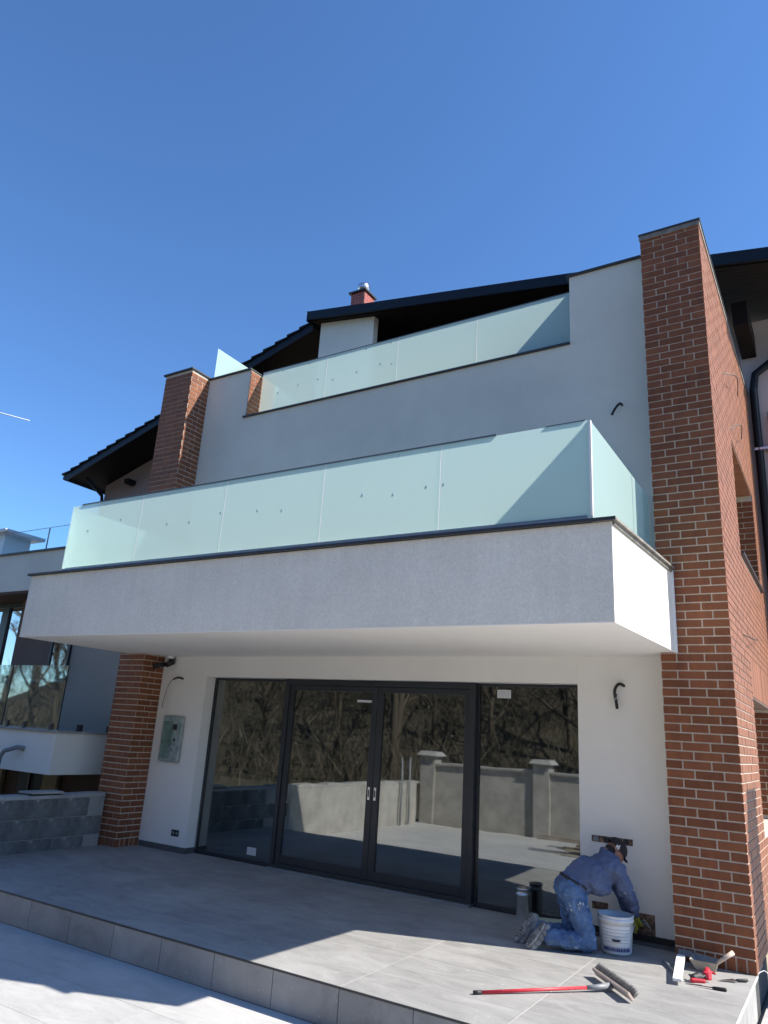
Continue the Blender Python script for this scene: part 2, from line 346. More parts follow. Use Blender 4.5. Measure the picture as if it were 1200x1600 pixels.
terrace = B(-8.36, -.012, -2.636, .9, LOW-.04, -.028).build('terrace', M['grout_dark'], kind='structure')
gr = B(-8.35, -.014, -2.634, .5, -.0279, -.0006).build('grout', M['grout'], terrace)
xs = [-8.36]+[-2*P*k for k in range(6, 0, -1)]+[-.004]
ys = [-2.645]+[-2.19+P*k for k in range(0, 5)]
ys = [y for y in ys if y < .49]+[.5]
for i in range(len(xs)-1):
    for j in range(len(ys)-1):
        me = B(0, xs[i+1]-xs[i]-.004, 0, ys[j+1]-ys[j]-.004, -.024, 0).mesh('tile'); me.materials.append(M['tile'])
        link('tile', me, terrace, loc=(xs[i]+.002, ys[j]+.002, random.uniform(0, .0005)))
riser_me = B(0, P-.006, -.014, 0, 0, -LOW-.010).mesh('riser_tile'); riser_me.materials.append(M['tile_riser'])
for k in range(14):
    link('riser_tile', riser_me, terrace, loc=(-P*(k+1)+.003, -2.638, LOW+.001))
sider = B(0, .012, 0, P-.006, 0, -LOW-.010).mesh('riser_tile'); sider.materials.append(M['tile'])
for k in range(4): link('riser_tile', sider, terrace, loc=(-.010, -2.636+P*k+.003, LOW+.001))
B(-8.36, 0.004, -2.657, -2.646, -.012, .0015).build('edge_trim', M['anthracite'], terrace)
B(-.0035, .006, -2.645, .0, -.012, .0015).build('edge_trim', M['white_paint'], terrace)

# ------------------------------------------------------------------ the house
house = thing('house', 'white and grey rendered house with red brick pillars, frosted balcony and dark roof', 'house')
Z0 = .117; C = .083
def crow(k): return Z0+k*C
stuffb = {}
class Slips:
    """brick slips standing 8 mm proud of a mortar core"""
    count = 0
def slip(mb, o, u, n, u0, u1, z0, z1, d=.008):
    o = Vector(o); u = Vector(u); n = Vector(n)
    j = random.uniform(-.0012, .0012)
    p = [o+u*u0-n*.002+Vector((0, 0, z0)), o+u*u1-n*.002+Vector((0, 0, z0)), o+u*u1+n*(d+j)+Vector((0, 0, z0)), o+u*u0+n*(d+j)+Vector((0, 0, z0))]
    q = [x+Vector((0, 0, z1-z0)) for x in p]
    # base at mortar plane, front outward; small edge rounding by inset of the front face
    e = .0016
    p[2] = p[2]-u*e+Vector((0, 0, e)); p[3] = p[3]+u*e+Vector((0, 0, e)); q[2] = q[2]-u*e-Vector((0, 0, e)); q[3] = q[3]+u*e-Vector((0, 0, e))
    pts = [tuple(x) for x in p+q]
    if u.cross(n).z < 0: pts = [pts[i] for i in (1, 0, 3, 2, 5, 4, 7, 6)]
    mb.hexa(pts, skip=(2,))
def brickface(parent, o, u, n, L, r0, r1, singles=lambda k, a, b: False, holes=(), soldier=False, phase=0, half=.138, first=0.0):
    st = MB(); g = .012
    def put(a, b, z0, z1, k):
        if b-a < .012: return
        if singles(k, a, b):
            m = MB(); slip(m, o, u, n, a, b, z0, z1); m.build('brick', M['brick'], parent); Slips.count += 1
        else: slip(st, o, u, n, a, b, z0, z1)
    if soldier:
        a = 0
        while a < L-.02: put(a, min(a+.071, L), 0.002, Z0-g, -1); a += .083
    for k in range(r0, r1):
        z0 = crow(k); z1 = z0+C-g
        x = L
        ln = half if (k+phase) % 2 else .24
        while x > 0.01:
            a = max(x-ln, first)
            segs = [(a, x)]
            for (h0, h1, hz0, hz1) in holes:
                if z1 > hz0+.02 and z0 < hz1-.02:
                    ns = []
                    for (s0, s1) in segs:
                        if s1 <= h0 or s0 >= h1: ns.append((s0, s1))
                        else:
                            if s0 < h0: ns.append((s0, h0))
                            if s1 > h1: ns.append((h1, s1))
                    segs = ns
            for (s0, s1) in segs: put(s0, s1, z0, z1, k)
            x = a-g; ln = .24
            if a <= first+1e-6: break
    if st.v: st.build('brick_courses', M['brick'], parent, kind='stuff')

# right brick pillar and the long side wall behind it (solid core with two openings)
PT = crow(90)
core = MB()
core.box(-.648, -.008, .008, 1.60, .0, 2.40)
core.box(-.648, -.008, 1.60, 4.78, .0, .98)
core.box(-.648, -.008, 3.95, 4.78, .98, PT)
core.box(-.648, -.008, .008, 1.60, 2.40, PT)
core.box(-.648, -.008, 1.60, 3.95, 2.40, 4.06)
core.box(-.648, -.008, 1.60, 3.95, 5.508, PT)
pillar = core.build('brick_pillar', M['mortar'], house)
pillar['label'] = 'tall red brick pillar with long brick side wall at the right of the facade'
brickface(pillar, (-.648, .008, 0), (1, 0, 0), (0, -1, 0), .648, 0, 90, singles=lambda k, a, b: b-a > .05, soldier=True)
brickface(pillar, (-.008, 0.001, 0), (0, 1, 0), (1, 0, 0), 4.78, 0, 90, singles=lambda k, a, b: 2 <= k < 13 and b < .8, holes=((1.60, 3.95, .98, 2.84), (1.60, 3.95, 4.06, 5.52)), soldier=True, phase=1)
# soldier course over the lower opening
so_ = MB()
for k in range(10): slip(so_, (-.008, 1.60+k*.236, 0), (0, 1, 0), (1, 0, 0), 0, .226, 2.405, 2.845)
so_.build('soldier_course', M['brick'], pillar)
# far jambs of the openings, brick faced
for (z0, z1) in ((.98, 2.4), (4.06, 5.50)):
    r0 = int((z0-Z0)/C)+1; r1 = int((z1-Z0)/C)
    brickface(pillar, (-.648, 3.95, 0), (1, 0, 0), (0, -1, 0), .645, r0, r1)
brickface(pillar, (-.008, 1.60, 0), (-1, 0, 0), (0, 1, 0), .63, 29, 48)
B(-.66, .022, -.025, 4.81, PT+.001, PT+.022).build('coping', M['coping'], pillar)
B(-.655, .012, -.015, 4.8, PT-.055, PT+.0005).build('coping_edge', M['coping_dusty'], pillar)
us = MB()
for k in range(28):
    us.box(-.645, -.012, 1.605+k*.0835, 1.605+k*.0835+.0715, 5.499, 5.5075)
us.build('lintel_bricks', M['brick'], pillar, kind='stuff')
B(-.645, -.012, 1.605, 3.94, 2.385, 2.3995).build('lintel_board', M['render_taupe'], pillar)
B(-.62, .035, 1.61, 4.08, 4.045, 4.075).build('window_sill', M['coping'], pillar, kind=None)

# left brick pillar
lp = MB().box(-8.612, -7.972, -.082, .9, 3.0, crow(88)+.04).box(-8.612, -8.070, -.082, .9, 0, 2.999)
lpo = lp.build('brick_pillar', M['mortar'], house); lpo['label'] = 'narrower red brick pillar at the left end of the facade'
brickface(lpo, (-8.612, -.082, 0), (1, 0, 0), (0, -1, 0), .542, 0, 35, soldier=True)
brickface(lpo, (-8.070, -.090, 0), (0, 1, 0), (1, 0, 0), .405, 0, 35, soldier=True, phase=1)
brickface(lpo, (-8.612, -.082, 0), (1, 0, 0), (0, -1, 0), .64, 35, 88)
brickface(lpo, (-7.972, -.090, 0), (0, 1, 0), (1, 0, 0), .405, 35, 88, phase=1)
B(-8.65, -7.945, -.12, .95, 7.46, 7.485).build('coping', M['coping'], lpo)

# lower facade wall with big opening
YW = .32
ow = MB()
ow.box(-8.068, -7.12, YW, 1.0, .0, 2.705)
ow.box(-1.585, -.650, YW, 1.0, .0, 2.705)
ow.box(-7.119, -1.586, YW, 1.0, 2.40, 2.705)
wall = ow.build('wall', M['render_white'], house)
wall['label'] = 'white rendered ground floor wall round the wide sliding door'
# upper facade: main band, right tower, left tower
uw = MB()
uw.box(-7.97, -.650, YW+.001, .62, 2.95, 6.56)
uw.box(-1.606, -.650, YW+.001, 4.4, 6.561, 7.53)
uw.box(-7.97, -7.03, YW+.001, .62, 6.561, 7.43)
uwall = uw.build('wall', M['render_grey'], house); uwall['label'] = 'light grey rendered upper wall with a notch for the roof terrace'
B(-1.645, -.652, YW-.035, 4.4, 7.531, 7.556).build('coping', M['coping'], house)
B(-7.968, -7.0, YW-.035, .65, 7.431, 7.456).build('coping', M['coping'], house)
B(-7.06, -1.607, YW-.03, .66, 6.5605, 6.585).build('coping', M['coping'], house)
# brick clad end of left tower
bc = B(-7.029, -7.012, YW+.002, .618, 6.586, 7.430).build('brick_cladding', M['mortar'], house)
brickface(bc, (-7.012, YW+.002, 0), (0, 1, 0), (1, 0, 0), .616, 78, 88)
# hidden body of the house: floors and back walls (closed volume)
B(-8.6, -.66, 4.4, 9.0, -.2, 6.4).build('wall', M['render_grey'], house)
B(-7.97, -.66, .62, 4.4, 6.30, 6.50).build('roof_terrace_floor', M['tile'], house)
B(-8.6, -7.975, .95, 4.4, 0, 6.3).build('wall', M['render_grey'], house)
B(-7.97, -.66, .62, 4.4, 2.72, 2.94).build('floor_slab', M['soffit_white'], house)
# interior room
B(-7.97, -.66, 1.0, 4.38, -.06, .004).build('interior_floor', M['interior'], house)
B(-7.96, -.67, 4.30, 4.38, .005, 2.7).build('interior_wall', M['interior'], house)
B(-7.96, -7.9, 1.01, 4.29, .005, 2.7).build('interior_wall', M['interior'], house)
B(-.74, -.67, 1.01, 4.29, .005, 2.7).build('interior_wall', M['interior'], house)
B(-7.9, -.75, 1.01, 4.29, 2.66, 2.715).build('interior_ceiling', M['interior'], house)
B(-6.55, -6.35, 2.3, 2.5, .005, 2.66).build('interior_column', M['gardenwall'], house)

# skirting
B(-8.05, -7.118, YW-.012, YW, .001, .075).build('skirting', M['plinth'], house)
B(-7.119, -7.108, YW-.012, .49, .001, .075).build('skirting', M['plinth'], house)
B(-1.58, -.651, YW-.012, YW, .001, .085).build('skirting', M['plastic_black'], house)
B(-1.44, -.652, YW-.05, YW-.013, .001, .03).build('skirting', M['plinth'], house)

# ------------------------------------------------------------------ balcony
BZ0, BZ1 = 2.705, 3.52
xl, xr, xrb, yf = -8.44, -.60, -.50, -1.90
outer = [(xl, yf), (xr, yf), (xrb, -.012), (xl+.02, -.012)]
b = MB()
b.prism([(xl, .6), (xl, yf), (xr, yf), (xrb, -.012), (xrb-.15, -.012), (xr-.15, yf+.16), (xl+.15, yf+.16), (xl+.15, .6)], BZ0+.001, BZ1)
balc = b.build('balcony', M['render_parapet'], house, bevel=.006)
balc['label'] = 'long cantilevered balcony parapet with rough light render'
B(xl+.151, xr-.16, yf+.161, -.0, BZ0+.12, 2.93).build('balcony_floor', M['tile'], balc)
MB().prism([(xl, yf), (xr, yf), (xrb, -.012), (-.652, -.012), (-.652, YW-.001), (xl, YW-.001)], BZ0-.012, BZ0).build('soffit', M['soffit_white'], balc)
B(xl, -7.97, 0.33, .6, BZ0-.012, BZ0).build('soffit', M['soffit_white'], balc)
MB().prism([(xr-.16, yf-.04), (xr+.04, yf-.04), (xrb+.04, -.03), (xrb-.17, -.03)], BZ1+.002, BZ1+.022).build('coping', M['coping_dusty'], balc)
B(xl-.04, xr-.161, yf-.04, yf+.19, BZ1+.002, BZ1+.027).build('coping', M['coping'], balc)
B(xr-.16, xr+.0405, yf-.042, yf-.0405, BZ1-.004, BZ1+.027).build('coping_edge', M['coping'], balc)
B(xl-.04, xl+.17, yf+.191, .0, BZ1+.002, BZ1+.027).build('coping', M['coping'], balc)
MB().prism([(xr+.001, yf+.01), (xr+.018, yf+.01), (xrb+.018, -.012), (xrb+.001, -.012)], BZ1-.03, BZ1+.001).build('render_bead', M['coping_dusty'], balc)
# polystyrene strip against pillar
MB().prism([(xrb-.005, -.05), (xrb+.016, -.05), (xrb+.02, -.012), (xrb-.005, -.012)], BZ0-.02, BZ1-.01).build('foam_strip', M['white_paint'], balc)
B(xl+.7, -.79, yf-.028, yf+.035, BZ1+.027, BZ1+.050).build('glass_channel', M['alu'], balc)
# downlight in the soffit
MB().lathe((-3.6, -1.25, BZ0-.0125), [(0.0, -.004), (.045, -.004), (.05, 0), (.0, .001)], 24).build('downlight', M['white_paint'], balc)

balu = B(xl+.72, -.80, yf-.008, yf+.012, BZ1+.0625, BZ1+.066).build('glass_balustrade', M['alu'], house)
balu['label'] = 'frosted mint glass balustrade of five front panels on the big balcony'
gy = yf+.003; GT = 4.44; G0 = BZ1+.06
jx = [-7.80, -6.382, -4.960, -3.560, -2.183, -.757]
for i in range(5):
    glass(balu, jx[i]+.006, jx[i+1]-.006, gy-.008, gy+.009, G0, GT, 2)
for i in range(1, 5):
    J_ = MB(); J_.quad((jx[i]-.0075, gy-.0095, G0), (jx[i]+.0075, gy-.0095, G0), (jx[i]+.0075, gy-.0095, GT-.002), (jx[i]-.0075, gy-.0095, GT-.002)); J_.build('lit_joint_strip', M['lit_joint'], balu)  # pale strips over the gaps stand in for sunlit panel edges
gside0, gside1 = gy+.012, -.44
glass(balu, -.773, -.757, gside0, gside1, G0-.06, GT, 3)
glass(balu, -.773, -.757, gside1+.012, YW-.02, G0-.06, GT, 3)
glass(balu, -7.80, -7.784, gside0, YW-.02, G0-.06, GT, 5)
B(-.768, -.750, gy-.01, gy+.0105, G0, GT+.001).build('corner_strip', M['white_paint'], balu)
B(-7.60, -1.62, gy-.013, gy+.014, GT+.0005, GT+.016).build('handrail', M['rail'], balu)
B(-1.15, -.80, gy-.010, gy+.010, GT+.0005, GT+.010).build('handrail', M['rail'], balu)
disc = MB()
for k in range(1): disc.tube([(0, -.006, 0), (0, .006, 0)], .0115, 14)
disc_me = disc.mesh('fixing_disc'); disc_me.materials.append(M['disc'])
spots = [(-7.381, 4.061), (-6.747, 4.155), (-5.875, 4.009), (-5.494, 3.995), (-4.45, 4.023), (-4.10, 3.985), (-3.065, 4.033), (-2.702, 3.996), (-2.334, 4.028), (-5.01, 4.06), (-2.15, 4.03), (-7.1, 4.40), (-5.9, 4.40), (-5.02, 4.395), (-4.90, 4.40), (-3.62, 4.395), (-3.5, 4.40), (-2.66, 4.40), (-2.32, 4.40)]
for x, z in spots: link('fixing_disc', disc_me, balu, loc=(x, gy-.010, z))

# roof-terrace balustrade
ub = B(-7.01, -1.61, .585, .625, 6.586, 6.60).build('glass_balustrade', M['alu'], house)
ub['label'] = 'frosted glass balustrade in the notch of the upper wall'
uy = .605; uj = [-7.0, -5.64, -4.32, -3.02, -1.612]
for i in range(4):
    glass(ub, uj[i]+.006, uj[i+1]-.006, uy-.008, uy+.008, 6.601, 7.50, 2)
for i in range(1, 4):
    J_ = MB(); J_.quad((uj[i]-.0075, uy-.0095, 6.602), (uj[i]+.0075, uy-.0095, 6.602), (uj[i]+.0075, uy-.0095, 7.498), (uj[i]-.0075, uy-.0095, 7.498)); J_.build('lit_joint_strip', M['lit_joint'], ub)  # bright joint lines here are coloured-in light as well
B(-7.0, -1.62, uy-.012, uy+.012, 7.5005, 7.512).build('handrail', M['rail'], ub)
for x, z in [(-6.62, 7.05), (-6.2, 7.1), (-5.8, 7.12), (-5.5, 7.05), (-5.05, 7.08), (-4.62, 7.12), (-4.42, 7.08), (-6.55, 7.45), (-6.0, 7.45), (-5.5, 7.46), (-4.9, 7.45), (-4.45, 7.45), (-2.35, 7.46), (-1.98, 7.46)]:
    link('fixing_disc', disc_me, ub, loc=(x, uy-.011, z))
lg = B(-7.915, -7.895, .63, 3.4, 7.40, 7.42).build('glass_balustrade', M['alu'], house)
lg['label'] = 'frosted side panel of the roof terrace standing above the left tower'
glass(lg, -7.913, -7.897, .34, 3.4, 7.457, 8.06, 3)

# ------------------------------------------------------------------ doors and windows of the ground floor
YF = .50
def frame(mb, x0, x1, z0, z1, y0, y1, tl, tr_, tt, tb):
    mb.box(x0, x0+tl, y0, y1, z0, z1); mb.box(x1-tr_, x1, y0, y1, z0, z1)
    mb.box(x0+tl, x1-tr_, y0, y1, z1-tt, z1); mb.box(x0+tl, x1-tr_, y0, y1, z0, z0+tb); return mb
fx0, fx1, sx0, sx1, fz1 = -7.117, -1.588, -5.70, -2.84, 2.398
wf = frame(MB(), fx0, sx0-.001, .002, fz1, YF, YF+.07, .035, .02, .03, .05).build('window', M['anthracite'], house, bevel=.003)
wf['label'] = 'fixed dark framed pane left of the sliding door'
B(fx0+.03, sx0-.02, YF+.02, YF+.04, .05, fz1-.028).build('pane', M['pane'], wf)
B(fx0+.012, fx0+.018, YF-.003, YF-.0005, .05, 1.2).build('seal_strip', M['alu'], wf)
wf2 = frame(MB(), sx1+.001, fx1, .002, fz1, YF, YF+.07, .02, .02, .03, .05).build('window', M['anthracite'], house, bevel=.003)
wf2['label'] = 'fixed pane right of the sliding door, splashed with plaster specks'
B(sx1+.015, fx1-.02, YF+.02, YF+.04, .05, fz1-.028).build('pane', M['pane'], wf2)
door = frame(MB(), sx0, sx1, .03, fz1, YF-.075, YF+.08, .065, .065, .075, .05).build('sliding_door', M['anthracite'], house, bevel=.004)
door['label'] = 'dark framed sliding door with two glass leaves'
B(sx0, sx1, YF-.11, YF+.08, .002, .03).build('threshold', M['alu'], door)
mid = -4.205
s1 = frame(MB(), sx0+.066, mid-.002, .081, fz1-.076, YF-.055, YF+.01, .075, .085, .07, .10).build('door_leaf', M['anthracite'], door, bevel=.004)
s2 = frame(MB(), mid+.002, sx1-.066, .081, fz1-.076, YF-.055, YF+.01, .085, .075, .07, .10).build('door_leaf', M['anthracite'], door, bevel=.004)
B(sx0+.14, mid-.086, YF-.03, YF-.01, .18, fz1-.145).build('pane', M['pane'], door)
B(mid+.086, sx1-.14, YF-.03, YF-.01, .18, fz1-.145).build('pane', M['pane'], door)
for hx in (mid-.045, mid+.045):
    h = B(hx-.016, hx+.016, YF-.063, YF-.0555, .965, 1.115).build('handle', M['steel'], door, bevel=.003)
    B(hx-.008, hx+.008, YF-.0655, YF-.0632, 1.0, 1.08).build('handle_recess', M['rubber'], door)
for (x0, z0, w_, h_, par, y) in ((-2.60, 2.235, .17, .095, wf2, YF+.0185), (-6.17, .10, .16, .095, wf, YF+.0185)):
    st = B(x0, x0+w_, y-.001, y, z0, z0+h_).build('sticker', M['label'], par)
    mb = MB()
    for r in range(4):
        xx = x0+.012
        while xx < x0+w_-.02:
            l = random.uniform(.008, .03); zz = z0+h_-.018-r*.02
            mb.box(xx, min(xx+l, x0+w_-.01), y-.0022, y-.0012, zz-.005, zz); xx += l+.006
    mb.build('sticker_print', M['greyprint'], par)
B(-4.53, -4.25, YF-.033, YF-.031, 2.125, 2.155).build('tape', M['label'], door)
B(-6.66, -6.62, YF+.016, YF+.0185, 1.09, 1.18).build('handle_recess', M['rubber'], wf)

# ------------------------------------------------------------------ roof
def sheet(pts, th):  # slab below the polygon
    return MB().extr([tuple(p) for p in pts], (0, 0, -th))
roof = sheet([(-15.75, 3.0, 7.66), (-15.75, 9.5, 7.66), (-8.0, 9.5, 10.06), (-8.0, 3.0, 10.06)], .07).build('roof', M['darkwood'], house)
roof['label'] = 'dark tiled roof slope descending to the left with stepped verge'
sl_ = (10.06-7.66)/7.75
MB().extr([(-15.72, 2.97, 7.50), (-8.0, 2.97, 7.50+sl_*7.72), (-8.0, 2.97, 7.71+sl_*7.72), (-15.72, 2.97, 7.71)], (0, .029, 0)).build('verge_board', M['fascia'], roof)
n_t = 24; tl = 7.85/n_t
tm = MB().hexa([(0, 0, 0), (tl+.03, 0, sl_*(tl+.03)-.03), (tl+.03, .33, sl_*(tl+.03)-.03), (0, .33, 0), (0, 0, .05), (tl+.03, 0, sl_*(tl+.03)+.02-.03), (tl+.03, .33, sl_*(tl+.03)-.01), (0, .33, .05)])
tme = tm.mesh('roof_tile'); tme.materials.append(M['rooftile'])
for k in range(n_t):
    for r in range(2):
        link('roof_tile', tme, roof, loc=(-15.87+k*tl, 2.93+r*.335, 7.70+sl_*(k*tl-.12)))
sheet([(-15.8, 3.6, 7.72), (-15.8, 9.5, 7.72), (-8.0, 9.5, 7.72+sl_*7.8), (-8.0, 3.6, 7.72+sl_*7.8)], .05).build('tile_field', M['rooftile'], roof)
# gutter at the far-left eave
MB().tube([(-15.80, 2.98, 7.60), (-15.80, 9.4, 7.60)], .065, 10).build('gutter', M['fascia'], roof)
# right roof (shallow) with deep fascia
ra = (-7.98, 2.80, 10.20); rb = (-2.40, 2.80, 9.37); rc = (1.25, 2.80, 8.77)
rf = MB()
for p, q in ((ra, rb), (rb, rc)):
    rf.extr([(p[0], p[1], p[2]), (p[0], 9.5, p[2]+.9), (q[0], 9.5, q[2]+.9), (q[0], q[1], q[2])], (0, 0, -.16))
rroof = rf.build('roof', M['darkwood'], house); rroof['label'] = 'long dark eave sloping gently down to the right above the roof terrace'
ff = MB()
for p, q in ((ra, rb), (rb, rc)):
    ff.extr([(p[0], 2.76, p[2]-.17), (q[0], 2.76, q[2]-.17), (q[0], 2.76, q[2]+.03), (p[0], 2.76, p[2]+.03)], (0, .038, 0))
ff.build('fascia_board', M['fascia'], rroof)
MB().extr([(-8.02, 2.76, 10.0), (-8.02, 2.76, 10.24), (-8.02, 9.0, 10.95), (-8.02, 9.0, 10.7)], (.038, 0, 0)).build('fascia_board', M['fascia'], rroof)
# soffit boards
sb = MB()
for k in range(16):
    y0 = 2.85+k*.12; zz = .9/6.7*(y0-2.8)
    for p, q in ((ra, rb), (rb, rc)):
        sb.extr([(p[0]+.03, y0, p[2]-.17+zz), (q[0], y0, q[2]-.17+zz), (q[0], y0+.112, q[2]-.155+zz), (p[0]+.03, y0+.112, p[2]-.155+zz)], (0, 0, -.012))
sb.build('soffit_board', M['darkwood'], rroof, kind='stuff')
# rendered pier and back walls of the roof terrace
B(-7.80, -6.45, 3.0, 3.16, 6.5, 10.1).build('pier', M['render_grey'], house)
B(-7.79, -.67, 4.6, 4.8, 6.45, 10.3).build('wall', M['darkwood'], house)
B(-9.9, -7.81, 3.5, 3.7, 6.4, 9.4).build('wall', M['brownwood'], house)
MB().extr([(-15.45, 4.0, 4.0), (-9.91, 4.0, 4.0), (-9.91, 4.0, 9.35), (-15.45, 4.0, 7.66)], (0, .3, 0)).build('wall', M['render_pink'], house)
B(-15.45, -9.0, 4.31, 9.0, 4.0, 7.5).build('wall', M['render_pink'], house)
MB().tube([(-15.3, 3.3, 7.62), (-15.42, 3.9, 7.35), (-15.42, 3.94, 7.15), (-15.42, 3.94, 4.0)], .045, 10).build('downpipe', M['fascia'], house)
B(-14.40, -14.24, 3.75, 3.99, 7.52, 7.64).build('rafter_end', M['darkwood'], roof)
# chimney
ch = B(-9.30, -8.87, 6.0, 6.45, 10.6, 12.98).build('chimney', M['mortar'], house); ch['label'] = 'red clinker chimney with a round steel ventilator on top'
def chim_bricks():
    mb = MB()
    for k in range(0, 29):
        z0 = 10.62+k*C
        for (o, u, n, L) in (((-9.30, 6.0, 0), (1, 0, 0), (0, -1, 0), .43), ((-8.87, 6.0, 0), (0, 1, 0), (1, 0, 0), .45)):
            x = 0; ln = .12 if k % 2 else .24
            while x < L-.02: slip(mb, o, u, n, x, min(x+ln, L), z0, z0+C-.012); x += ln+.012; ln = .24
    return mb
M['chimbrick'] = mat('chimbrick', (.33, .06, .04), .5, per=.1, var=.1)
chim_bricks().build('brick_courses', M['chimbrick'], ch, kind='stuff')
B(-9.36, -8.81, 5.94, 6.51, 12.981, 13.03).build('cap', M['anthracite'], ch)
vb = MB(); vb.lathe((-9.07, 6.22, 13.03), [(.10, 0), (.10, .08), (.08, .10)], 24); vb.build('vent_neck', M['steel'], ch)
fins = MB()
for k in range(20):
    t = 2*math.pi*k/20
    pts = []
    for j in range(9):
        ph = math.pi*(.12+.76*j/8); rr = .165*math.sin(ph)+.01; tt = t+.35*(j/8-.5)
        pts.append(Vector((-9.07+rr*math.cos(tt), 6.22+rr*math.sin(tt), 13.25+.155*math.cos(ph))))
    for j in range(8):
        a, b_ = pts[j], pts[j+1]; d = Vector((-math.sin(t), math.cos(t), 0))*.045+Vector((math.cos(t), math.sin(t), 0))*-.012
        fins.quad(tuple(a), tuple(b_), tuple(b_+d), tuple(a+d))
fins.lathe((-9.07, 6.22, 13.25), [(0, .165), (.07, .15), (.08, .135)], 20); fins.lathe((-9.07, 6.22, 13.25), [(.10, -.13), (.125, -.11), (.12, -.09)], 20)
fins.ball((-9.07, 6.22, 13.25), .08)
fins.build('turbine_vent', M['steel'], ch)

# far right: gable wall, post, drainpipes seen past the brick wall
B(-.60, 1.15, 4.81, 5.2, -.25, 8.9).build('wall', mat('render_lilac', (.50, .455, .46), .9, spec=.2, var=.04, vs=1, bump=.4, bs=220, bdist=.004), house)
B(-.02, .20, 3.6, 4.79, 8.22, 8.62).build('rafter_end', M['darkwood'], rroof)
dp = MB().tube([(1.1, 4.68, 8.42), (.40, 4.68, 8.02), (.16, 4.70, 7.86), (.11, 4.72, 7.6), (.11, 4.72, -.2)], .062, 12)
dp.build('downpipe', M['fascia'], house)
MB().tube([(.31, 4.74, 7.15), (.31, 4.74, -.2)], .035, 10).build('conduit', M['steel'], house)
B(.05, .36, 4.66, 4.79, 6.50, 6.54).build('pipe_bracket', M['steel'], house)

# cables, wall boxes
def cable(pts, r, name='cable', parent=None, m='plastic_black'):
    pts = [Vector(p) for p in pts]; out = []
    for i in range(len(pts)-1):
        p0 = pts[max(i-1, 0)]; p1 = pts[i]; p2 = pts[i+1]; p3 = pts[min(i+2, len(pts)-1)]
        for k in range(6):
            t = k/6; out.append(.5*((2*p1)+(-p0+p2)*t+(2*p0-5*p1+4*p2-p3)*t*t+(-p0+3*p1-3*p2+p3)*t**3))
    out.append(pts[-1]); return MB().tube(out, r, 6).build(name, M[m], parent or house)
cable([(-.02, 1.2, 6.23), (.12, 1.45, 6.28), (.10, 2.0, 6.45), (.06, 2.3, 6.40)], .006)
cable([(-.02, 1.55, 5.62), (.10, 1.9, 5.80), (.05, 2.4, 5.82), (.04, 2.7, 5.95)], .006)
cable([(-.02, 1.1, 3.03), (.08, 1.35, 3.0), (.06, 1.8, 3.05), (.04, 2.2, 3.12)], .006)
cable([(-1.0, YW+.02, 5.60), (-1.01, YW-.06, 5.60), (-1.06, YW-.08, 5.54), (-1.11, YW-.06, 5.47)], .014)
cable([(-1.09, YW+.01, 2.385), (-1.13, YW-.06, 2.40), (-1.17, YW-.08, 2.33), (-1.165, YW-.05, 2.22), (-1.155, YW-.06, 2.15)], .016)
cable([(-1.19, YW-.01, 2.26), (-1.17, YW-.07, 2.24), (-1.15, YW-.06, 2.29), (-1.185, YW-.04, 2.30)], .006, m='alu')
cable([(-7.60, YW+.01, 2.36), (-7.68, YW-.07, 2.37), (-7.78, YW-.09, 2.30), (-7.86, YW-.08, 2.12), (-7.90, YW-.07, 1.93)], .006, m='plastic_grey')
cable([(-7.60, YW+.01, 2.36), (-7.66, YW-.06, 2.372), (-7.73, YW-.08, 2.345)], .013)
hole = [(-1.465, -1.06, .845, .905), (-1.475, -1.32, .235, .30)]
for (a, b2, z0, z1) in hole:
    h = B(a, b2, YW-.004, YW+.0, z0, z1).build('cable_slot', M['hole'], house)
sk_ = B(-7.42, -7.27, YW-.006, YW, .20, .285).build('wall_socket', M['rubber'], house, bevel=.003)
for x in (-7.405, -7.335): MB().tube([(x+.03, YW-.012, .243), (x+.03, YW-.005, .243)], .022, 14).build('socket_ring', M['alu'], house)
sb2 = MB().tube([(-.96, YW-.004, .18), (-.96, YW, .18)], .001, 4)
B(-1.05, -.88, YW-.005, YW, .085, .265).build('socket_hole', M['hole'], house, bevel=.004)
for k in range(3): cable([(-.93+k*.01, YW-.004, .12), (-.92, YW-.05, .16), (-.96-k*.02, YW-.06, .22-k*.01), (-1.0, YW-.02, .2)], .005, m='plastic_grey' if k else 'broomwood')
for k in range(4):
    x = -1.45+k*.1
    MB().tube([(x+.03, YW-.012, .875), (x+.03, YW-.0045, .875)], .027, 14).build('socket_ring', M['rubber'] if k % 2 else M['plastic_grey'], house)

# electric box wrapped in film
eb = thing('distribution_box', 'recessed electric box under crumpled translucent film on the white wall', 'electrical box')
MB().box(-7.86, -7.44, YW-.055, YW-.0005, 1.17, 1.82).build('box_body', M['film'], eb, bevel=.02)
B(-7.81, -7.62, YW-.070, YW-.056, 1.22, 1.74).build('film_window', mat('film_green', (.09, .16, .13), .2, c2=(.22, .32, .28), vs=7, bump=.8, bs=14, bdist=.03), eb, bevel=.006)
B(-7.60, -7.54, YW-.072, YW-.056, 1.62, 1.70).build('breaker', M['rubber'], eb)
B(-7.68, -7.57, YW-.071, YW-.056, 1.32, 1.37).build('breaker', M['plastic_grey'], eb)
B(-7.57, -7.545, YW-.071, YW-.056, 1.46, 1.50).build('breaker', M['rubber'], eb)
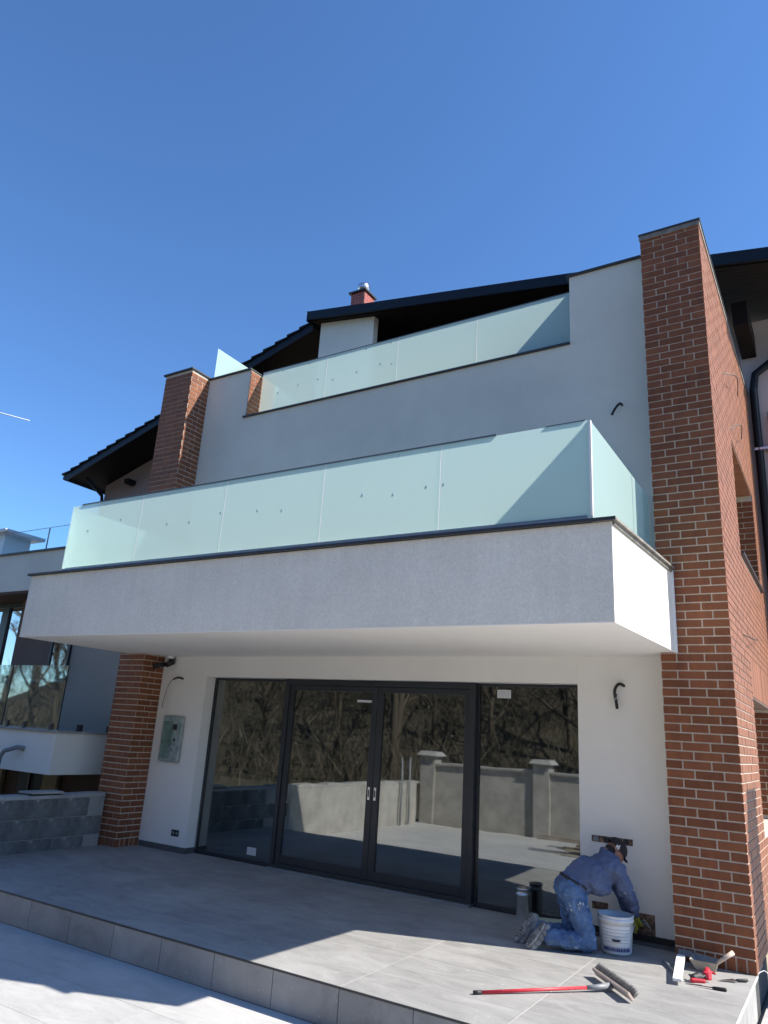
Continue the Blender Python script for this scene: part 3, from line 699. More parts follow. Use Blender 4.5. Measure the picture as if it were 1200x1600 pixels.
# security camera
sc_ = thing('security_camera', 'small black and white camera hanging under the soffit by the left pillar', 'camera')
MB().lathe((-7.86, YW-.08, 2.60), [(0, .105), (.055, .10), (.06, .07), (.05, .05)], 20).build('mount', M['plastic_white'], sc_)
MB().tube([(-7.86, YW-.05, 2.66), (-7.84, YW-.06, 2.60), (-7.86, YW-.14, 2.55)], [.05, .05, .04], 14).build('housing', M['plastic_black'], sc_)
MB().tube([(-7.90, YW-.14, 2.56), (-7.95, YW-.30, 2.51)], [.036, .036], 16).build('lens_barrel', M['plastic_black'], sc_)

# ------------------------------------------------------------------ neighbour
nb = thing('neighbouring_house', 'grey neighbouring house with white balcony box behind the left pillar', 'house')
B(-17.0, -10.6, .30, 4.0, 3.93, 4.665).build('wall', M['render_grey'], nb)
B(-17.0, -10.58, .26, 4.0, 4.666, 4.70).build('coping', M['coping'], nb)
B(-17.0, -10.6, .31, 4.0, 3.88, 3.929).build('soffit', M['brownwood'], nb)
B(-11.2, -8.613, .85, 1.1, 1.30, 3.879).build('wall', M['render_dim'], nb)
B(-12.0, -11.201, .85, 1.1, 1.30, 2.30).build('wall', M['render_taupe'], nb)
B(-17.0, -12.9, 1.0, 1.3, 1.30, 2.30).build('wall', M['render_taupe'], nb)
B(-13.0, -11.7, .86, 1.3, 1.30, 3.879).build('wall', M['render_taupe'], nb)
B(-17.0, -8.62, 4.0, 9.0, -.2, 6.0).build('wall', M['render_grey'], nb)
nw = frame(MB(), -17.0, -13.0, 2.33, 3.879, 1.04, 1.12, .09, .06, .10, .08).build('window', M['anthracite'], nb)
B(-13.95, -13.72, 1.03, 1.12, 2.40, 3.8).build('mullion', M['anthracite'], nw)
B(-16.92, -13.05, 1.07, 1.09, 2.40, 3.79).build('pane', shader_mat('pane2', pane(.55, (.05, .05, .06))), nw)
B(-17.0, -12.98, .94, 1.0, 2.28, 2.33).build('window_sill', M['concrete'], nw)
nw2 = frame(MB(), -11.75, -11.16, 2.33, 3.2, .80, .848, .05, .05, .05, .05).build('window', M['anthracite'], nb)
B(-11.70, -11.21, .82, .84, 2.37, 3.16).build('pane', shader_mat('pane3', pane(.25, (.05, .05, .06))), nw2)
B(-12.35, -11.12, .74, .80, 2.28, 2.329).build('window_sill', M['concrete'], nw2)
# balcony box
bb = B(-17.0, -9.23, -.52, .84, .87, 1.47).build('balcony', M['render_white'], nb, bevel=.008)
B(-17.0, -9.19, -.56, .84, 1.471, 1.50).build('coping', M['concrete'], bb)
MB().tube([(-9.93, -.52, 1.20), (-10.0, -.60, 1.215), (-10.22, -.66, 1.15), (-10.3, -.66, 1.05), (-10.36, -.66, .2)], .035, 12).build('drain_pipe', M['plastic_grey'], nb)
gl = B(-13.6, -9.235, -.50, -.48, 1.50, 1.512).build('glass_balustrade', M['alu'], nb)
for (a, b2) in ((-10.68, -9.25), (-12.1, -10.70), (-13.5, -12.12)):
    B(a, b2, -.496, -.484, 1.50, 2.46).build('glass_panel', M['clear'], gl)
    B(b2-.008, b2, -.4975, -.4825, 1.50, 2.46).build('panel_edge', M['rubber'], gl)
for (x, y) in ((-9.42, -.47), (-10.1, -.47), (-9.26, -.1), (-9.26, .45), (-10.55, -.47), (-11.2, -.47)):
    MB().box(x-.03, x+.03, y-.04, y+.03, 1.501, 1.60).build('glass_clamp', M['anthracite'], gl, bevel=.004)
# openings and cladding below the box
B(-17.0, -8.62, .9, 1.1, -.3, 1.29).build('wall', M['brownwood'], nb)
B(-11.27, -10.88, .82, .89, -.2, .869).build('sheathing_panel', M['osb'], nb)
B(-13.4, -12.5, .82, .89, -.2, .869).build('sheathing_panel', M['osb'], nb)
B(-12.0, -11.28, .84, .89, -.2, .80).build('doorway', M['rubber'], nb)
B(-11.66, -11.62, .80, .839, -.2, .80).build('door_post', M['anthracite'], nb)
# its roof-terrace rail and white chimney
rl = thing('glass_railing', 'clear frameless railing with one thin post on the neighbouring grey roof edge', 'railing')
MB().tube([(-12.2, .6, 4.70), (-12.2, .6, 5.25)], .012, 8).build('post', M['fascia'], rl)
for (a, b2) in ((-15.6, -12.22), (-12.18, -9.3)):
    B(a, b2, .594, .606, 4.70, 5.25).build('glass_panel', M['clear_thin'], rl)
    MB().tube([(a, .6, 5.255), (b2, .6, 5.255)], .006, 6).build('handrail', M['alu'], rl)
nc = thing('chimney', 'white rendered chimney with flat flared cap at the left frame edge', 'chimney')
B(-18.0, -16.55, 2.2, 2.9, 4.4, 5.93).build('shaft', M['white_paint'], nc)
B(-18.2, -16.25, 2.0, 3.1, 5.931, 6.02).build('cap', M['white_paint'], nc, bevel=.01)

# contrail
ct = MB().tube([(-3005, 1360, 1209), (-2853, 1469, 1174), (-2752, 1542, 1151)], [2.6, 2.4, 1.5], 8).build('contrail', M['cloud'], kind='stuff')

# ------------------------------------------------------------------ boundary wall of concrete blocks (left)
bw = thing('block_wall', 'low grey concrete block wall with rough mortar cap beside the left pillar', 'wall')
B(-8.60, -8.372, -8.2, -.14, -.4, .64).build('wall_core', M['concrete'], bw)
blk = B(-.118, .118, .003, .497, .004, .246).mesh('block'); blk.materials.append(M['block'])
for r in range(4):
    z = -.35+.25*r
    y = -.15-.5; off = .25 if r % 2 else 0
    k = 0
    while y-off*1 > -3.2:
        yy = y+off if r % 2 else y
        if yy+.5 <= -.1: link('block', blk, bw, loc=(-8.482, yy, z))
        y -= .5; k += 1
B(-8.60, -8.362, -8.2, -3.21, -.4, .645).build('rendered_panel', M['gardenwall'], bw)
mc = MB(); yy = -.14
while yy > -8.1:
    l = random.uniform(.3, .55); h = random.uniform(.045, .065)
    mc.hexa([(-8.61, yy-l, .645), (-8.355, yy-l, .645), (-8.355, yy, .645), (-8.61, yy, .645), (-8.59, yy-l, .645+h), (-8.37, yy-l, .645+h-.008), (-8.375, yy, .645+h), (-8.59, yy, .645+h)]); yy -= l+.002
mc.build('mortar_cap', M['concrete'], bw, bevel=.006)
slab = MB().prism([(-8.62, -1.35), (-8.38, -1.30), (-8.34, -.85), (-8.60, -.80)], .708, .735).build('stone_slab', M['concrete'], bevel=.006)
tag(slab, 'thin broken concrete slab lying on top of the low block wall', 'slab')

# garden wall behind the camera (seen mirrored in the panes)
gw = thing('garden_wall', 'pale garden wall with capped posts mirrored in the sliding door', 'wall')
for a, b2 in ((-7.95, -5.45), (-5.05, -1.9), (-1.5, 1.6), (2.0, 5.2)):
    pnl = B(a, b2, -8.62, -8.42, -.4, 1.09).build('wall_panel', M['gardenwall'], gw)
    B(a, b2, -8.68, -8.36, 1.091, 1.15).build('coping', M['concrete'], gw, bevel=.01)
for x in (-8.15, -5.25, -1.7, 1.8, 5.4):
    p = B(x-.19, x+.19, -8.72, -8.33, -.4, 1.30).build('post', M['gardenwall'], gw)
    MB().hexa([(x-.28, -8.81, 1.301), (x+.28, -8.81, 1.301), (x+.28, -8.24, 1.301), (x-.28, -8.24, 1.301), (x-.2, -8.72, 1.40), (x+.2, -8.72, 1.40), (x+.2, -8.33, 1.40), (x-.2, -8.33, 1.40)]).build('post_cap', M['concrete'], gw)
pp = thing('pipe_posts', 'two thin upright pipes beside the pale garden wall, mirrored in the right door leaf', 'pipe')
for y in (-7.3, -7.7): MB().tube([(-8.28, y, -.26), (-8.28, y, 1.25)], .022, 10).build('pipe', M['plastic_grey'], pp)
pl = thing('plank_pile', 'untidy pile of grey planks on the paving, mirrored in the right pane', 'planks')
for k in range(14):
    a = random.uniform(-.35, .35); L_ = random.uniform(1.2, 2.0)
    me = B(-L_/2, L_/2, -.06, .06, 0, .022).mesh('plank'); me.materials.append(M['plank'])
    o = link('plank', me, pl, loc=(-3.3+random.uniform(-.4, .4), -6.6+random.uniform(-.45, .45), LOW+.005+k*.018)); o.rotation_euler = (random.uniform(-.03, .03), random.uniform(-.03, .03), a)

# ------------------------------------------------------------------ trees (mirrored in the glass)
def tree_mesh(seed, h):
    rnd = random.Random(seed); tr_ = MB(); tw = MB()
    def grow(p, d, l, r, lv):
        n = 3; pts = [p]; rs = [r]
        for i in range(n):
            d = (d+Vector((rnd.uniform(-.18, .18), rnd.uniform(-.18, .18), rnd.uniform(-.06, .12)))).normalized()
            pts.append(pts[-1]+d*l/n); rs.append(r*(1-.35*(i+1)/n))
        (tr_ if lv < 2 else tw).tube(pts, rs, 5 if lv < 2 else 3, False)
        if lv < 5:
            for k in range(rnd.choice((3, 4)) if lv else 7):
                t = rnd.uniform(.3, 1); i = min(int(t*n), n-1); q = pts[i].lerp(pts[i+1], t*n-i)
                nd = (d*.55+Vector((rnd.uniform(-1, 1), rnd.uniform(-1, 1), rnd.uniform(-.1, .9)))).normalized()
                grow(q, nd, l*rnd.uniform(.45, .62), rs[i]*.5, lv+1)
    grow(Vector((0, 0, 0)), Vector((0, 0, 1)), h*.62, .14, 0)
    a = tr_.mesh('trunk'); a.materials.append(M['bark']); b_ = tw.mesh('crown'); b_.materials.append(M['twig']); return a, b_
protos = [tree_mesh(s, h) for s, h in ((3, 9), (8, 10.5), (15, 8))]
treelab = ['bare multi-branched tree beyond the garden wall', 'tall bare slender tree beyond the garden wall', 'low spreading bare tree beyond the garden wall']
rnd = random.Random(11)
for k in range(34):
    x = -38+k*1.55+rnd.uniform(-.7, .7); y = rnd.uniform(-22, -12.5); kk = rnd.randrange(3)
    t = thing('bare_tree', treelab[kk], 'tree', 'bare trees beyond the garden wall', (x, y, LOW-.1))
    t.rotation_euler = (0, 0, rnd.uniform(0, 6.28)); s_ = rnd.uniform(.85, 1.2); t.scale = (s_, s_, s_)
    link('trunk', protos[kk][0], t); link('crown', protos[kk][1], t)
B(-110, 60, -17.5, -9.0, LOW-.06, LOW-.03).build('leaf_litter', M['soil_dark'], kind='structure')
B(-60, -9.0, -9.0, -3.6, LOW-.06, LOW-.03).build('leaf_litter', M['soil_dark'], kind='structure')
hm = MB(); gx = 40; gyn = 10
for i in range(gx+1):
    for j in range(gyn+1):
        x = -120+i*4.5; t = j/gyn; y = -17-t*30; fz = min(1, max(.12, (x+52)/9)); z = LOW-.3+15*fz*t**.8+rnd.uniform(-.5, .5)*(0 if j == 0 else 1)
        hm.v.append((x, y, z))
for i in range(gx):
    for j in range(gyn):
        a = i*(gyn+1)+j; hm.f.append((a, a+1, a+gyn+2, a+gyn+1)); hm.sm.append(1)
hm.build('hillside', mat('leaf_litter', (.085, .07, .048), .95, c2=(.045, .042, .026), vs=.6, bump=1, bs=2), kind='structure')
br = MB()
for k in range(125000):
    x = rnd.uniform(-47, 8); y = rnd.uniform(-40, -20) if rnd.random() < .88 else rnd.uniform(-20, -11)
    hz = 15*(min(1, max(0, (-17-y)/30)))**.8; h = rnd.uniform(0, 5.5) if y < -20 else abs(rnd.gauss(0, .9)); z = LOW+hz+h
    d = Vector((rnd.uniform(-.5, .5), rnd.uniform(-.5, .5), rnd.uniform(.3, 1))).normalized()*rnd.uniform(.4, 1.2); wv = Vector((rnd.uniform(-1, 1), rnd.uniform(-1, 1), 0))*.022
    p = Vector((x, y, z)); br.tri(tuple(p-wv), tuple(p+wv), tuple(p+d))
brush = br.build('brushwood', M['twig'], kind='stuff')
tag(brush, 'dense brown winter brushwood and thicket beyond the garden wall', 'brushwood')

# invented pillar out of view, added to cast the shadow on the brick side
caster = thing('shadow_caster', 'unseen grey pillar added past the right edge to shade the brick side wall', 'shadow caster')
B(1.55, 1.95, .93, 1.62, LOW-.1, 2.90).build('body', M['concrete'], caster)
B(1.50, 2.0, .88, 1.67, 2.901, 2.95).build('cap', M['coping'], caster)
B(1.543, 1.549, 1.02, 1.53, .6, 1.9).build('door', M['plastic_grey'], caster)  # door is invented along with the added pillar

# ------------------------------------------------------------------ small objects on the terrace
def spin(o, x, y, z, rz, rx=0, ry=0): o.location = (x, y, z); o.rotation_euler = (rx, ry, rz); return o
# bucket
bk = thing('bucket', 'white plastic bucket with wire handle and blue print beside the kneeling man', 'bucket', loc=(-1.125, -.155, .001))
MB().lathe((0, 0, 0), [(0, .004), (.128, .004), (.133, .012), (.152, .262), (.160, .264), (.160, .285), (.153, .287), (.153, .30), (.160, .302), (.160, .312), (.150, .312), (.147, .26), (.129, .02), (0, .02)], 48).build('shell', M['plastic_white'], bk)
MB().lathe((0, 0, .25), [(0, 0), (.145, .0)], 32).build('contents', M['plastic_grey'], bk)
def around(a0, a1, z0, z1, rr0, rr1, m, name, par):
    mb = MB(); n = max(2, int((a1-a0)/.12)+1)
    for i in range(n-1):
        a = a0+(a1-a0)*i/(n-1); b_ = a0+(a1-a0)*(i+1)/(n-1)
        mb.quad((rr0*math.cos(a), rr0*math.sin(a), z0), (rr0*math.cos(b_), rr0*math.sin(b_), z0), (rr1*math.cos(b_), rr1*math.sin(b_), z1), (rr1*math.cos(a), rr1*math.sin(a), z1))
    return mb.build(name, m, par)
def rad(z): return .133+(.019)*(z-.012)/.25+.0012
ca = math.atan2(-7.5, 2.0)
around(ca-.95, ca+.95, .075, .235, rad(.075), rad(.235), M['white_paint'], 'label', bk)
lt = MB(); rndl = random.Random(3)
a = ca-.9
while a < ca+.9:   # bold blue lettering band, unreadable at this size
    wd = rndl.uniform(.05, .11); z0, z1 = .032, .062
    r0, r1 = rad(z0)+.001, rad(z1)+.001
    lt.quad((r0*math.cos(a), r0*math.sin(a), z0), (r0*math.cos(a+wd), r0*math.sin(a+wd), z0), (r1*math.cos(a+wd*.9), r1*math.sin(a+wd*.9), z1), (r1*math.cos(a+.01), r1*math.sin(a+.01), z1)); a += wd+.02
lt.build('label_lettering', M['blueprint'], bk, kind='stuff')
lt = MB()
for row in range(5):
    a = ca-.85; z0 = .10+row*.026
    while a < ca+.8:
        wd = rndl.uniform(.03, .12); z1 = z0+.006; r0 = rad(z0)+.0015
        lt.quad((r0*math.cos(a), r0*math.sin(a), z0), (r0*math.cos(a+wd), r0*math.sin(a+wd), z0), (r0*math.cos(a+wd), r0*math.sin(a+wd), z1), (r0*math.cos(a), r0*math.sin(a), z1)); a += wd+.03
lt.build('label_lettering', M['greyprint'], bk, kind='stuff')
hp = []
for i in range(15):
    t = i/14*math.pi; a = ca+1.35-2.7*i/14; rr = .168+.008*math.sin(t); hp.append((rr*math.cos(a), rr*math.sin(a), .26-.135*math.sin(t)))
MB().tube(hp, .0028, 6).build('handle', M['steel'], bk)
MB().tube(hp[6:9], .009, 8).build('handle_grip', M['rubber'], bk)

# flue pipe section
fp = thing('flue_pipe', 'short stainless flue pipe section standing by the right pane', 'pipe', loc=(-2.20, .33, .002))
MB().lathe((0, 0, 0), [(.068, 0), (.068, .23), (.074, .235), (.074, .25), (.068, .255), (.068, .285), (.073, .29), (.073, .305), (.066, .306), (.066, .01), (0, .01)], 36).build('pipe_body', M['steel'], fp)
gs = MB().hexa([(0, 0, 0), (.30, 0, 0), (.30, .11, 0), (0, .11, 0), (.0, 0, .03), (.30, 0, .045), (.27, .11, .05), (.02, .11, .035)]).build('foam_offcut', M['pale_green'], bevel=.003)
spin(gs, -2.08, .33, .003, .08); tag(gs, 'pale green insulation offcut lying between the steel pipe and the man', 'offcut')

# broom
bd = Vector((.72, .83, 0)).normalized()
brm = thing('broom', 'red handled push broom with grey bristles lying on the sunlit tiles', 'broom', loc=(-.86, -1.27, .0))
h0 = Vector((-.738, -.813, .014)); h1 = Vector((-.05, -.10, .034))
MB().tube([h0, h0+(h1-h0)*.90], .0115, 14).build('handle', M['red'], brm)
MB().tube([h0-(h1-h0).normalized()*.05, h0+(h1-h0).normalized()*.01], .0145, 12).build('handle_end', M['rubber'], brm)
MB().tube([h0+(h1-h0)*.86, h0+(h1-h0)*.96, Vector((-.005, -.03, .036))], [.014, .020, .024], 12).build('socket', M['plastic_grey'], brm)
ax = Vector((.66, -.75, 0)).normalized(); pr = Vector((.75, .66, 0)).normalized()
head = MB(); a0 = -ax*.29; a1 = ax*.29
lo = Vector((0, 0, .012)); tilt = (-pr*.62+Vector((0, 0, .78))).normalized(); th = (pr*.78+Vector((0, 0, .62))).normalized()
pts = [a0+lo, a1+lo, a1+lo+th*.022, a0+lo+th*.022]
head.hexa([tuple(p) for p in pts]+[tuple(p+tilt*.065) for p in pts])
head.build('broom_head', M['broomwood'], brm, bevel=.005)
bri = MB(); rb_ = random.Random(5)
for i in range(34):
    for j in range(4):
        p = a0+lo+(a1-a0)*((i+.5)/34)+tilt*(.010+.016*j)+th*.022
        for q in range(9):
            e = th*rb_.uniform(.055, .068)+ax*rb_.uniform(-.010, .010)+tilt*rb_.uniform(-.01, .012)
            s_ = p+ax*rb_.uniform(-.006, .006); w_ = ax*.0016
            bri.tri(tuple(s_-w_), tuple(s_+w_), tuple(s_+e))
            bri.tri(tuple(s_-tilt*.0016), tuple(s_+tilt*.0016), tuple(s_+e))
bri.build('bristles', M['bristle'], brm, kind='stuff')

# tools by the pillar
sp = B(-.034, .034, -.31, .31, 0, .022).build('spirit_level', M['white_paint'], bevel=.003)
spin(sp, -.532, -.47, .045, .13, 0.06); tag(sp, 'short plaster-smeared white straightedge resting on the grey angle', 'level')
ang = thing('metal_angle', 'bent grey sheet metal angle lying under the white straightedge', 'metal profile')
MB().hexa([(-.72, -.20, .002), (-.68, -.17, .002), (-.50, -.50, .002), (-.54, -.53, .002), (-.72, -.20, .03), (-.68, -.17, .02), (-.50, -.50, .02), (-.54, -.53, .03)]).build('flange', M['alu'], ang)
B(-.68, -.56, -.24, -.20, .002, .02).build('flange', M['alu'], ang)
# scoop (dustpan-like bowl with handle)
scp = thing('plaster_scoop', 'beige plastic plaster scoop with wooden handle against the pillar foot', 'scoop')
MB().hexa([(-.44, -.22, .004), (-.30, -.20, .004), (-.30, -.12, .004), (-.43, -.10, .004), (-.49, -.25, .085), (-.27, -.24, .085), (-.27, -.10, .095), (-.48, -.06, .10)], skip=(1,)).build('bowl', M['beige_plastic'], scp)
MB().hexa([(-.43, -.21, .010), (-.31, -.19, .010), (-.31, -.13, .010), (-.42, -.11, .010), (-.48, -.24, .080), (-.28, -.23, .080), (-.28, -.11, .090), (-.47, -.07, .095)], skip=(1,)).build('bowl_lining', M['plastic_grey'], scp)
MB().tube([(-.29, -.17, .07), (-.21, -.13, .13), (-.16, -.10, .165)], [.014, .017, .019], 12).build('handle', M['broomwood'], scp)
trw = thing('gauging_trowel', 'grey rectangular trowel blade standing against the pillar foot behind the scoop', 'trowel')
MB().hexa([(-.62, -.06, .05), (-.50, -.05, .055), (-.49, -.03, .055), (-.62, -.03, .05), (-.61, -.05, .10), (-.50, -.04, .10), (-.50, -.03, .10), (-.61, -.03, .10)]).build('blade', M['plastic_grey'], trw)
MB().tube([(-.495, -.045, .08), (-.475, -.05, .05), (-.475, -.06, .01)], .008, 8).build('shank', M['steel'], trw)
def slab_blade(name, label, cat, p0, p1, w0, w1, hl, hr, mb_, mh):
    t = thing(name, label, cat)
    p0 = Vector(p0); p1 = Vector(p1); d = (p1-p0).normalized(); s_ = Vector((-d.y, d.x, 0))
    m = p0+(p1-p0)*.58
    MB().hexa([tuple(q) for q in (p0-s_*w0, p0+s_*w0, m+s_*w1, m-s_*w1)]+[tuple(q+Vector((0, 0, .003))) for q in (p0-s_*w0, p0+s_*w0, m+s_*w1, m-s_*w1)]).build('blade', mb_, t)
    MB().tube([m, m+d*.02, p1-d*.01, p1], [hr*.5, hr, hr*1.1, hr*.8], 10).build('handle', mh, t)
    return t
slab_blade('filling_knife', 'long pointed black putty knife on the sunlit tiles', 'knife', (-.40, -.70, .008), (-.15, -.66, .014), .002, .010, 0, .012, M['plastic_black'], M['plastic_black'])
slab_blade('pointing_trowel', 'small pointing trowel nearest the pillar corner', 'trowel', (-.25, -.41, .006), (-.045, -.26, .016), .002, .035, 0, .011, M['steel'], M['plastic_black'])
# gloves heap
def glove_mesh(mb, o, d, scale=1, curl=.2):
    o = Vector(o); d = Vector(d).normalized(); s_ = Vector((-d.y, d.x, 0)); u = Vector((0, 0, 1))
    mb.limb(o, .030*scale, o+d*.07*scale, .036*scale)
    for i in range(4):
        b_ = o+d*.08*scale+s_*(i-1.5)*.020*scale; l = (.055, .068, .072, .058)[i]*scale
        mb.limb(b_, .011*scale, b_+d*l*.55+u*curl*.02, .0105*scale); mb.limb(b_+d*l*.55+u*curl*.02, .0105*scale, b_+d*l-u*curl*.02, .009*scale)
    t0 = o+d*.02*scale+s_*.03*scale; mb.limb(t0, .013*scale, t0+s_*.04*scale+d*.025*scale, .010*scale)
def remesh(o, vox, smooth=4, disp=0, dsize=.08):
    r = o.modifiers.new('remesh', 'REMESH'); r.mode = 'VOXEL'; r.voxel_size = vox; r.use_smooth_shade = True
    s_ = o.modifiers.new('smooth', 'SMOOTH'); s_.factor = .5; s_.iterations = smooth
    if disp:
        t = bpy.data.textures.new('folds', 'CLOUDS'); t.noise_scale = dsize; t.noise_depth = 3
        dm = o.modifiers.new('folds', 'DISPLACE'); dm.texture = t; dm.strength = disp; dm.mid_level = .5; dm.texture_coords = 'GLOBAL'
        if disp > .03:
            t2 = bpy.data.textures.new('creases', 'STUCCI'); t2.noise_scale = .045; t2.turbulence = 8
            d2 = o.modifiers.new('creases', 'DISPLACE'); d2.texture = t2; d2.strength = .016; d2.mid_level = .5; d2.texture_coords = 'GLOBAL'
    return o
gm = MB(); glove_mesh(gm, (-.40, -.60, .035), (.4, .9, 0), .95, .6)
g1 = remesh(gm.build('work_glove', M['rubber']), .006, 3); tag(g1, 'black and grey rubber coated work glove beside the straightedge', 'glove')
gm = MB(); glove_mesh(gm, (-.33, -.38, .055), (.15, -1, -.15), .85, .9)
g2 = remesh(gm.build('work_glove', M['redglove']), .006, 3); tag(g2, 'bright red work glove thrown over the black one', 'glove')
gm = MB(); gm.limb((-.40, -.66, .03), .018, (-.32, -.62, .03), .016)
g3 = remesh(gm.build('tape_roll', M['redglove']), .006, 2); tag(g3, 'small red rolled rag in front of the black glove', 'rag')
# string at the corner
cable([(0.008, -.012, .02), (.03, .02, .035), (.07, .05, .03), (.16, .02, -.10), (.22, .0, -.25)], .003, 'string', m='white_paint')

# ------------------------------------------------------------------ the kneeling man
man = thing('person', 'man kneeling at the wall in blue sweatshirt, stained jeans, black cap and yellow glove', 'person')
nrm = Vector((-.54, .84, 0)).normalized(); fw = Vector((.84, .54, 0)).normalized(); Zv = Vector((0, 0, 1))
V = Vector
# skin: head, neck, hands, ankles, one surface
sk2 = MB()
hc = V((-1.15, -.005, .812)); hd = (fw*.55+Zv*-.62+nrm*.1).normalized()   # face direction
top = (fw*.75+Zv*.62).normalized()
side = hd.cross(top).normalized(); top = side.cross(hd).normalized()
Hm = Matrix((side, hd, top)).transposed()
sk2.ball(hc, (.074, .093, .108), Hm, 20, 14)
sk2.ball(hc+hd*.045-top*.055, (.052, .05, .05), Hm)      # jaw
sk2.ball(hc+hd*.098-top*.015, (.012, .018, .024), Hm)    # nose
for sg in (-1, 1):
    sk2.ball(hc+side*.074*sg-hd*.008-top*.01, (.010, .020, .032), Hm)   # ears
    sk2.ball(hc+side*.028*sg+hd*.082+top*.012, (.016, .012, .008), Hm)
sk2.ball(hc+hd*.088-top*.052, (.024, .012, .010), Hm)    # mouth
sk2.limb(hc-top*.06-hd*.04, .055, V((-1.185, -.06, .74)), .062)
# torso core under the clothes
hipN, hipF = V((-1.45, -.37, .50)), V((-1.56, -.20, .50))
shN, shF = V((-1.105, -.185, .69)), V((-1.255, .065, .715))
sk2.limb(V((-1.50, -.28, .50)), .11, V((-1.20, -.09, .68)), .11)
elN, wrN = V((-1.035, -.03, .455)), V((-1.035, .185, .285))
elF, wrF = V((-1.17, .17, .47)), V((-1.10, .235, .26))
for sh, el, wr in ((shN, elN, wrN), (shF, elF, wrF)):
    sk2.limb(V((-1.19, -.07, .69)), .05, sh, .045); sk2.limb(sh, .042, el, .034); sk2.limb(el, .034, wr, .024)
knN, anN = V((-1.315, -.375, .075)), V((-1.615, -.555, .10))
knF, anF = V((-1.50, -.215, .075)), V((-1.775, -.405, .115))
for hp_, kn, an in ((hipN, knN, anN), (hipF, knF, anF)):
    sk2.limb(V((-1.50, -.28, .50)), .08, hp_, .08); sk2.limb(hp_, .07, kn, .045); sk2.limb(kn, .045, an, .033)
def hand(mb, wr, d, out, sc=1.0, grow=0.0):
    d = d.normalized(); out = (out-d*out.dot(d)).normalized(); pn = d.cross(out)
    pc = wr+d*.045
    mb.limb(wr, .024+grow, wr+d*.03, .028+grow)
    for i in range(4): mb.limb(wr+d*.03+out*(i-1.5)*.012, .017+grow, wr+d*.082+out*(i-1.5)*.021, .0115+grow)
    for i in range(4):
        L_ = (.068, .078, .083, .066)[i]; b0 = wr+d*.085+out*(i-1.5)*.0215
        b1 = b0+(d*.85+pn*.35).normalized()*L_*.5; b2 = b1+(d*.45+pn*.85).normalized()*L_*.5
        mb.limb(b0, .0100+grow, b1, .0092+grow); mb.limb(b1, .0092+grow, b2, .0078+grow)
    t0 = wr+d*.03+out*.028; t1 = t0+(out*.8+d*.5+pn*.3).normalized()*.038; t2 = t1+(d*.8+pn*.5).normalized()*.03
    mb.limb(t0, .0125+grow, t1, .0105+grow); mb.limb(t1, .0105+grow, t2, .009+grow)
hN = V((.06, .42, -.95)); hF = V((.45, .05, -.6))
hand(sk2, wrN, hN, V((-1, .2, 0))); hand(sk2, wrF, hF, V((.3, -1, 0)))
body = remesh(sk2.build('body', M['skin'], man), .0055, 3)
# sweatshirt
sw = MB()
sw.limb(V((-1.475, -.30, .515)), .140, V((-1.36, -.225, .62)), .150)
sw.ball(V((-1.47, -.30, .53)), (.13, .165, .10), Matrix.Rotation(math.atan2(fw.y, fw.x), 3, 'Z'))
sw.ball(V((-1.335, -.20, .64)), (.17, .185, .125), Matrix.Rotation(math.atan2(fw.y, fw.x), 3, 'Z'))
sw.ball(V((-1.215, -.105, .695)), (.135, .205, .115), Matrix.Rotation(math.atan2(fw.y, fw.x), 3, 'Z'))
sw.limb(V((-1.30, -.24, .60)), .135, V((-1.17, -.13, .665)), .11)
sw.limb(V((-1.30, -.10, .62)), .13, V((-1.22, .01, .69)), .11)
sw.ball(V((-1.26, -.19, .515)), (.12, .12, .075), None)   # sagging belly cloth
sw.limb(V((-1.165, -.055, .745)), .075, hc-top*.085-hd*.05, .064)
sw.limb(V((-1.17, -.13, .68)), .095, shN, .085); sw.limb(V((-1.22, .0, .70)), .095, shF, .083)
sw.limb(shN, .084, elN, .067); sw.limb(elN, .067, wrN, .047)
sw.limb(shF, .080, elF, .062); sw.limb(elF, .062, wrF, .044)
for q, rr in ((.18, .07), (.45, .073), (.72, .07)):
    sw.ball(shN.lerp(elN, q), rr*1.12); sw.ball(elN.lerp(wrN, q), rr*.86)
remesh(sw.build('sweatshirt', M['shirt'], man), .0075, 4, .036, .075)
# jeans
je = MB()
je.ball(V((-1.50, -.285, .485)), (.135, .175, .125), Matrix.Rotation(math.atan2(fw.y, fw.x), 3, 'Z'))
je.limb(hipN+V((-.02, 0, -.02)), .118, hipF+V((-.01, 0, -.02)), .115)
for hp_, kn, an in ((hipN, knN, anN), (hipF, knF, anF)):
    mid_ = hp_.lerp(kn, .5)
    je.limb(hp_+V((0, 0, -.02)), .112, mid_, .097); je.limb(mid_, .097, kn+V((0, 0, .02)), .079)
    je.limb(kn+V((0, 0, .005)), .078, kn.lerp(an, .5)+V((0, 0, .005)), .076); je.limb(kn.lerp(an, .5), .075, an, .060)
    for q in (.3, .62, .85): je.ball(kn.lerp(an, q)+V((0, 0, .008)), .079-.012*q)
remesh(je.build('jeans', M['jeans'], man), .0075, 3, .036, .06)
# belt
bl = MB(); N_ = 28; c_ = V((-1.462, -.287, .548)); ax1 = nrm*.155; ax2 = (fw*.75+Zv*-.35).normalized()*.130
ring = [c_+ax1*math.cos(2*math.pi*i/N_)+ax2*math.sin(2*math.pi*i/N_) for i in range(N_+1)]
bl.tube(ring, .015, 8, False).build('belt', M['rubber'], man)
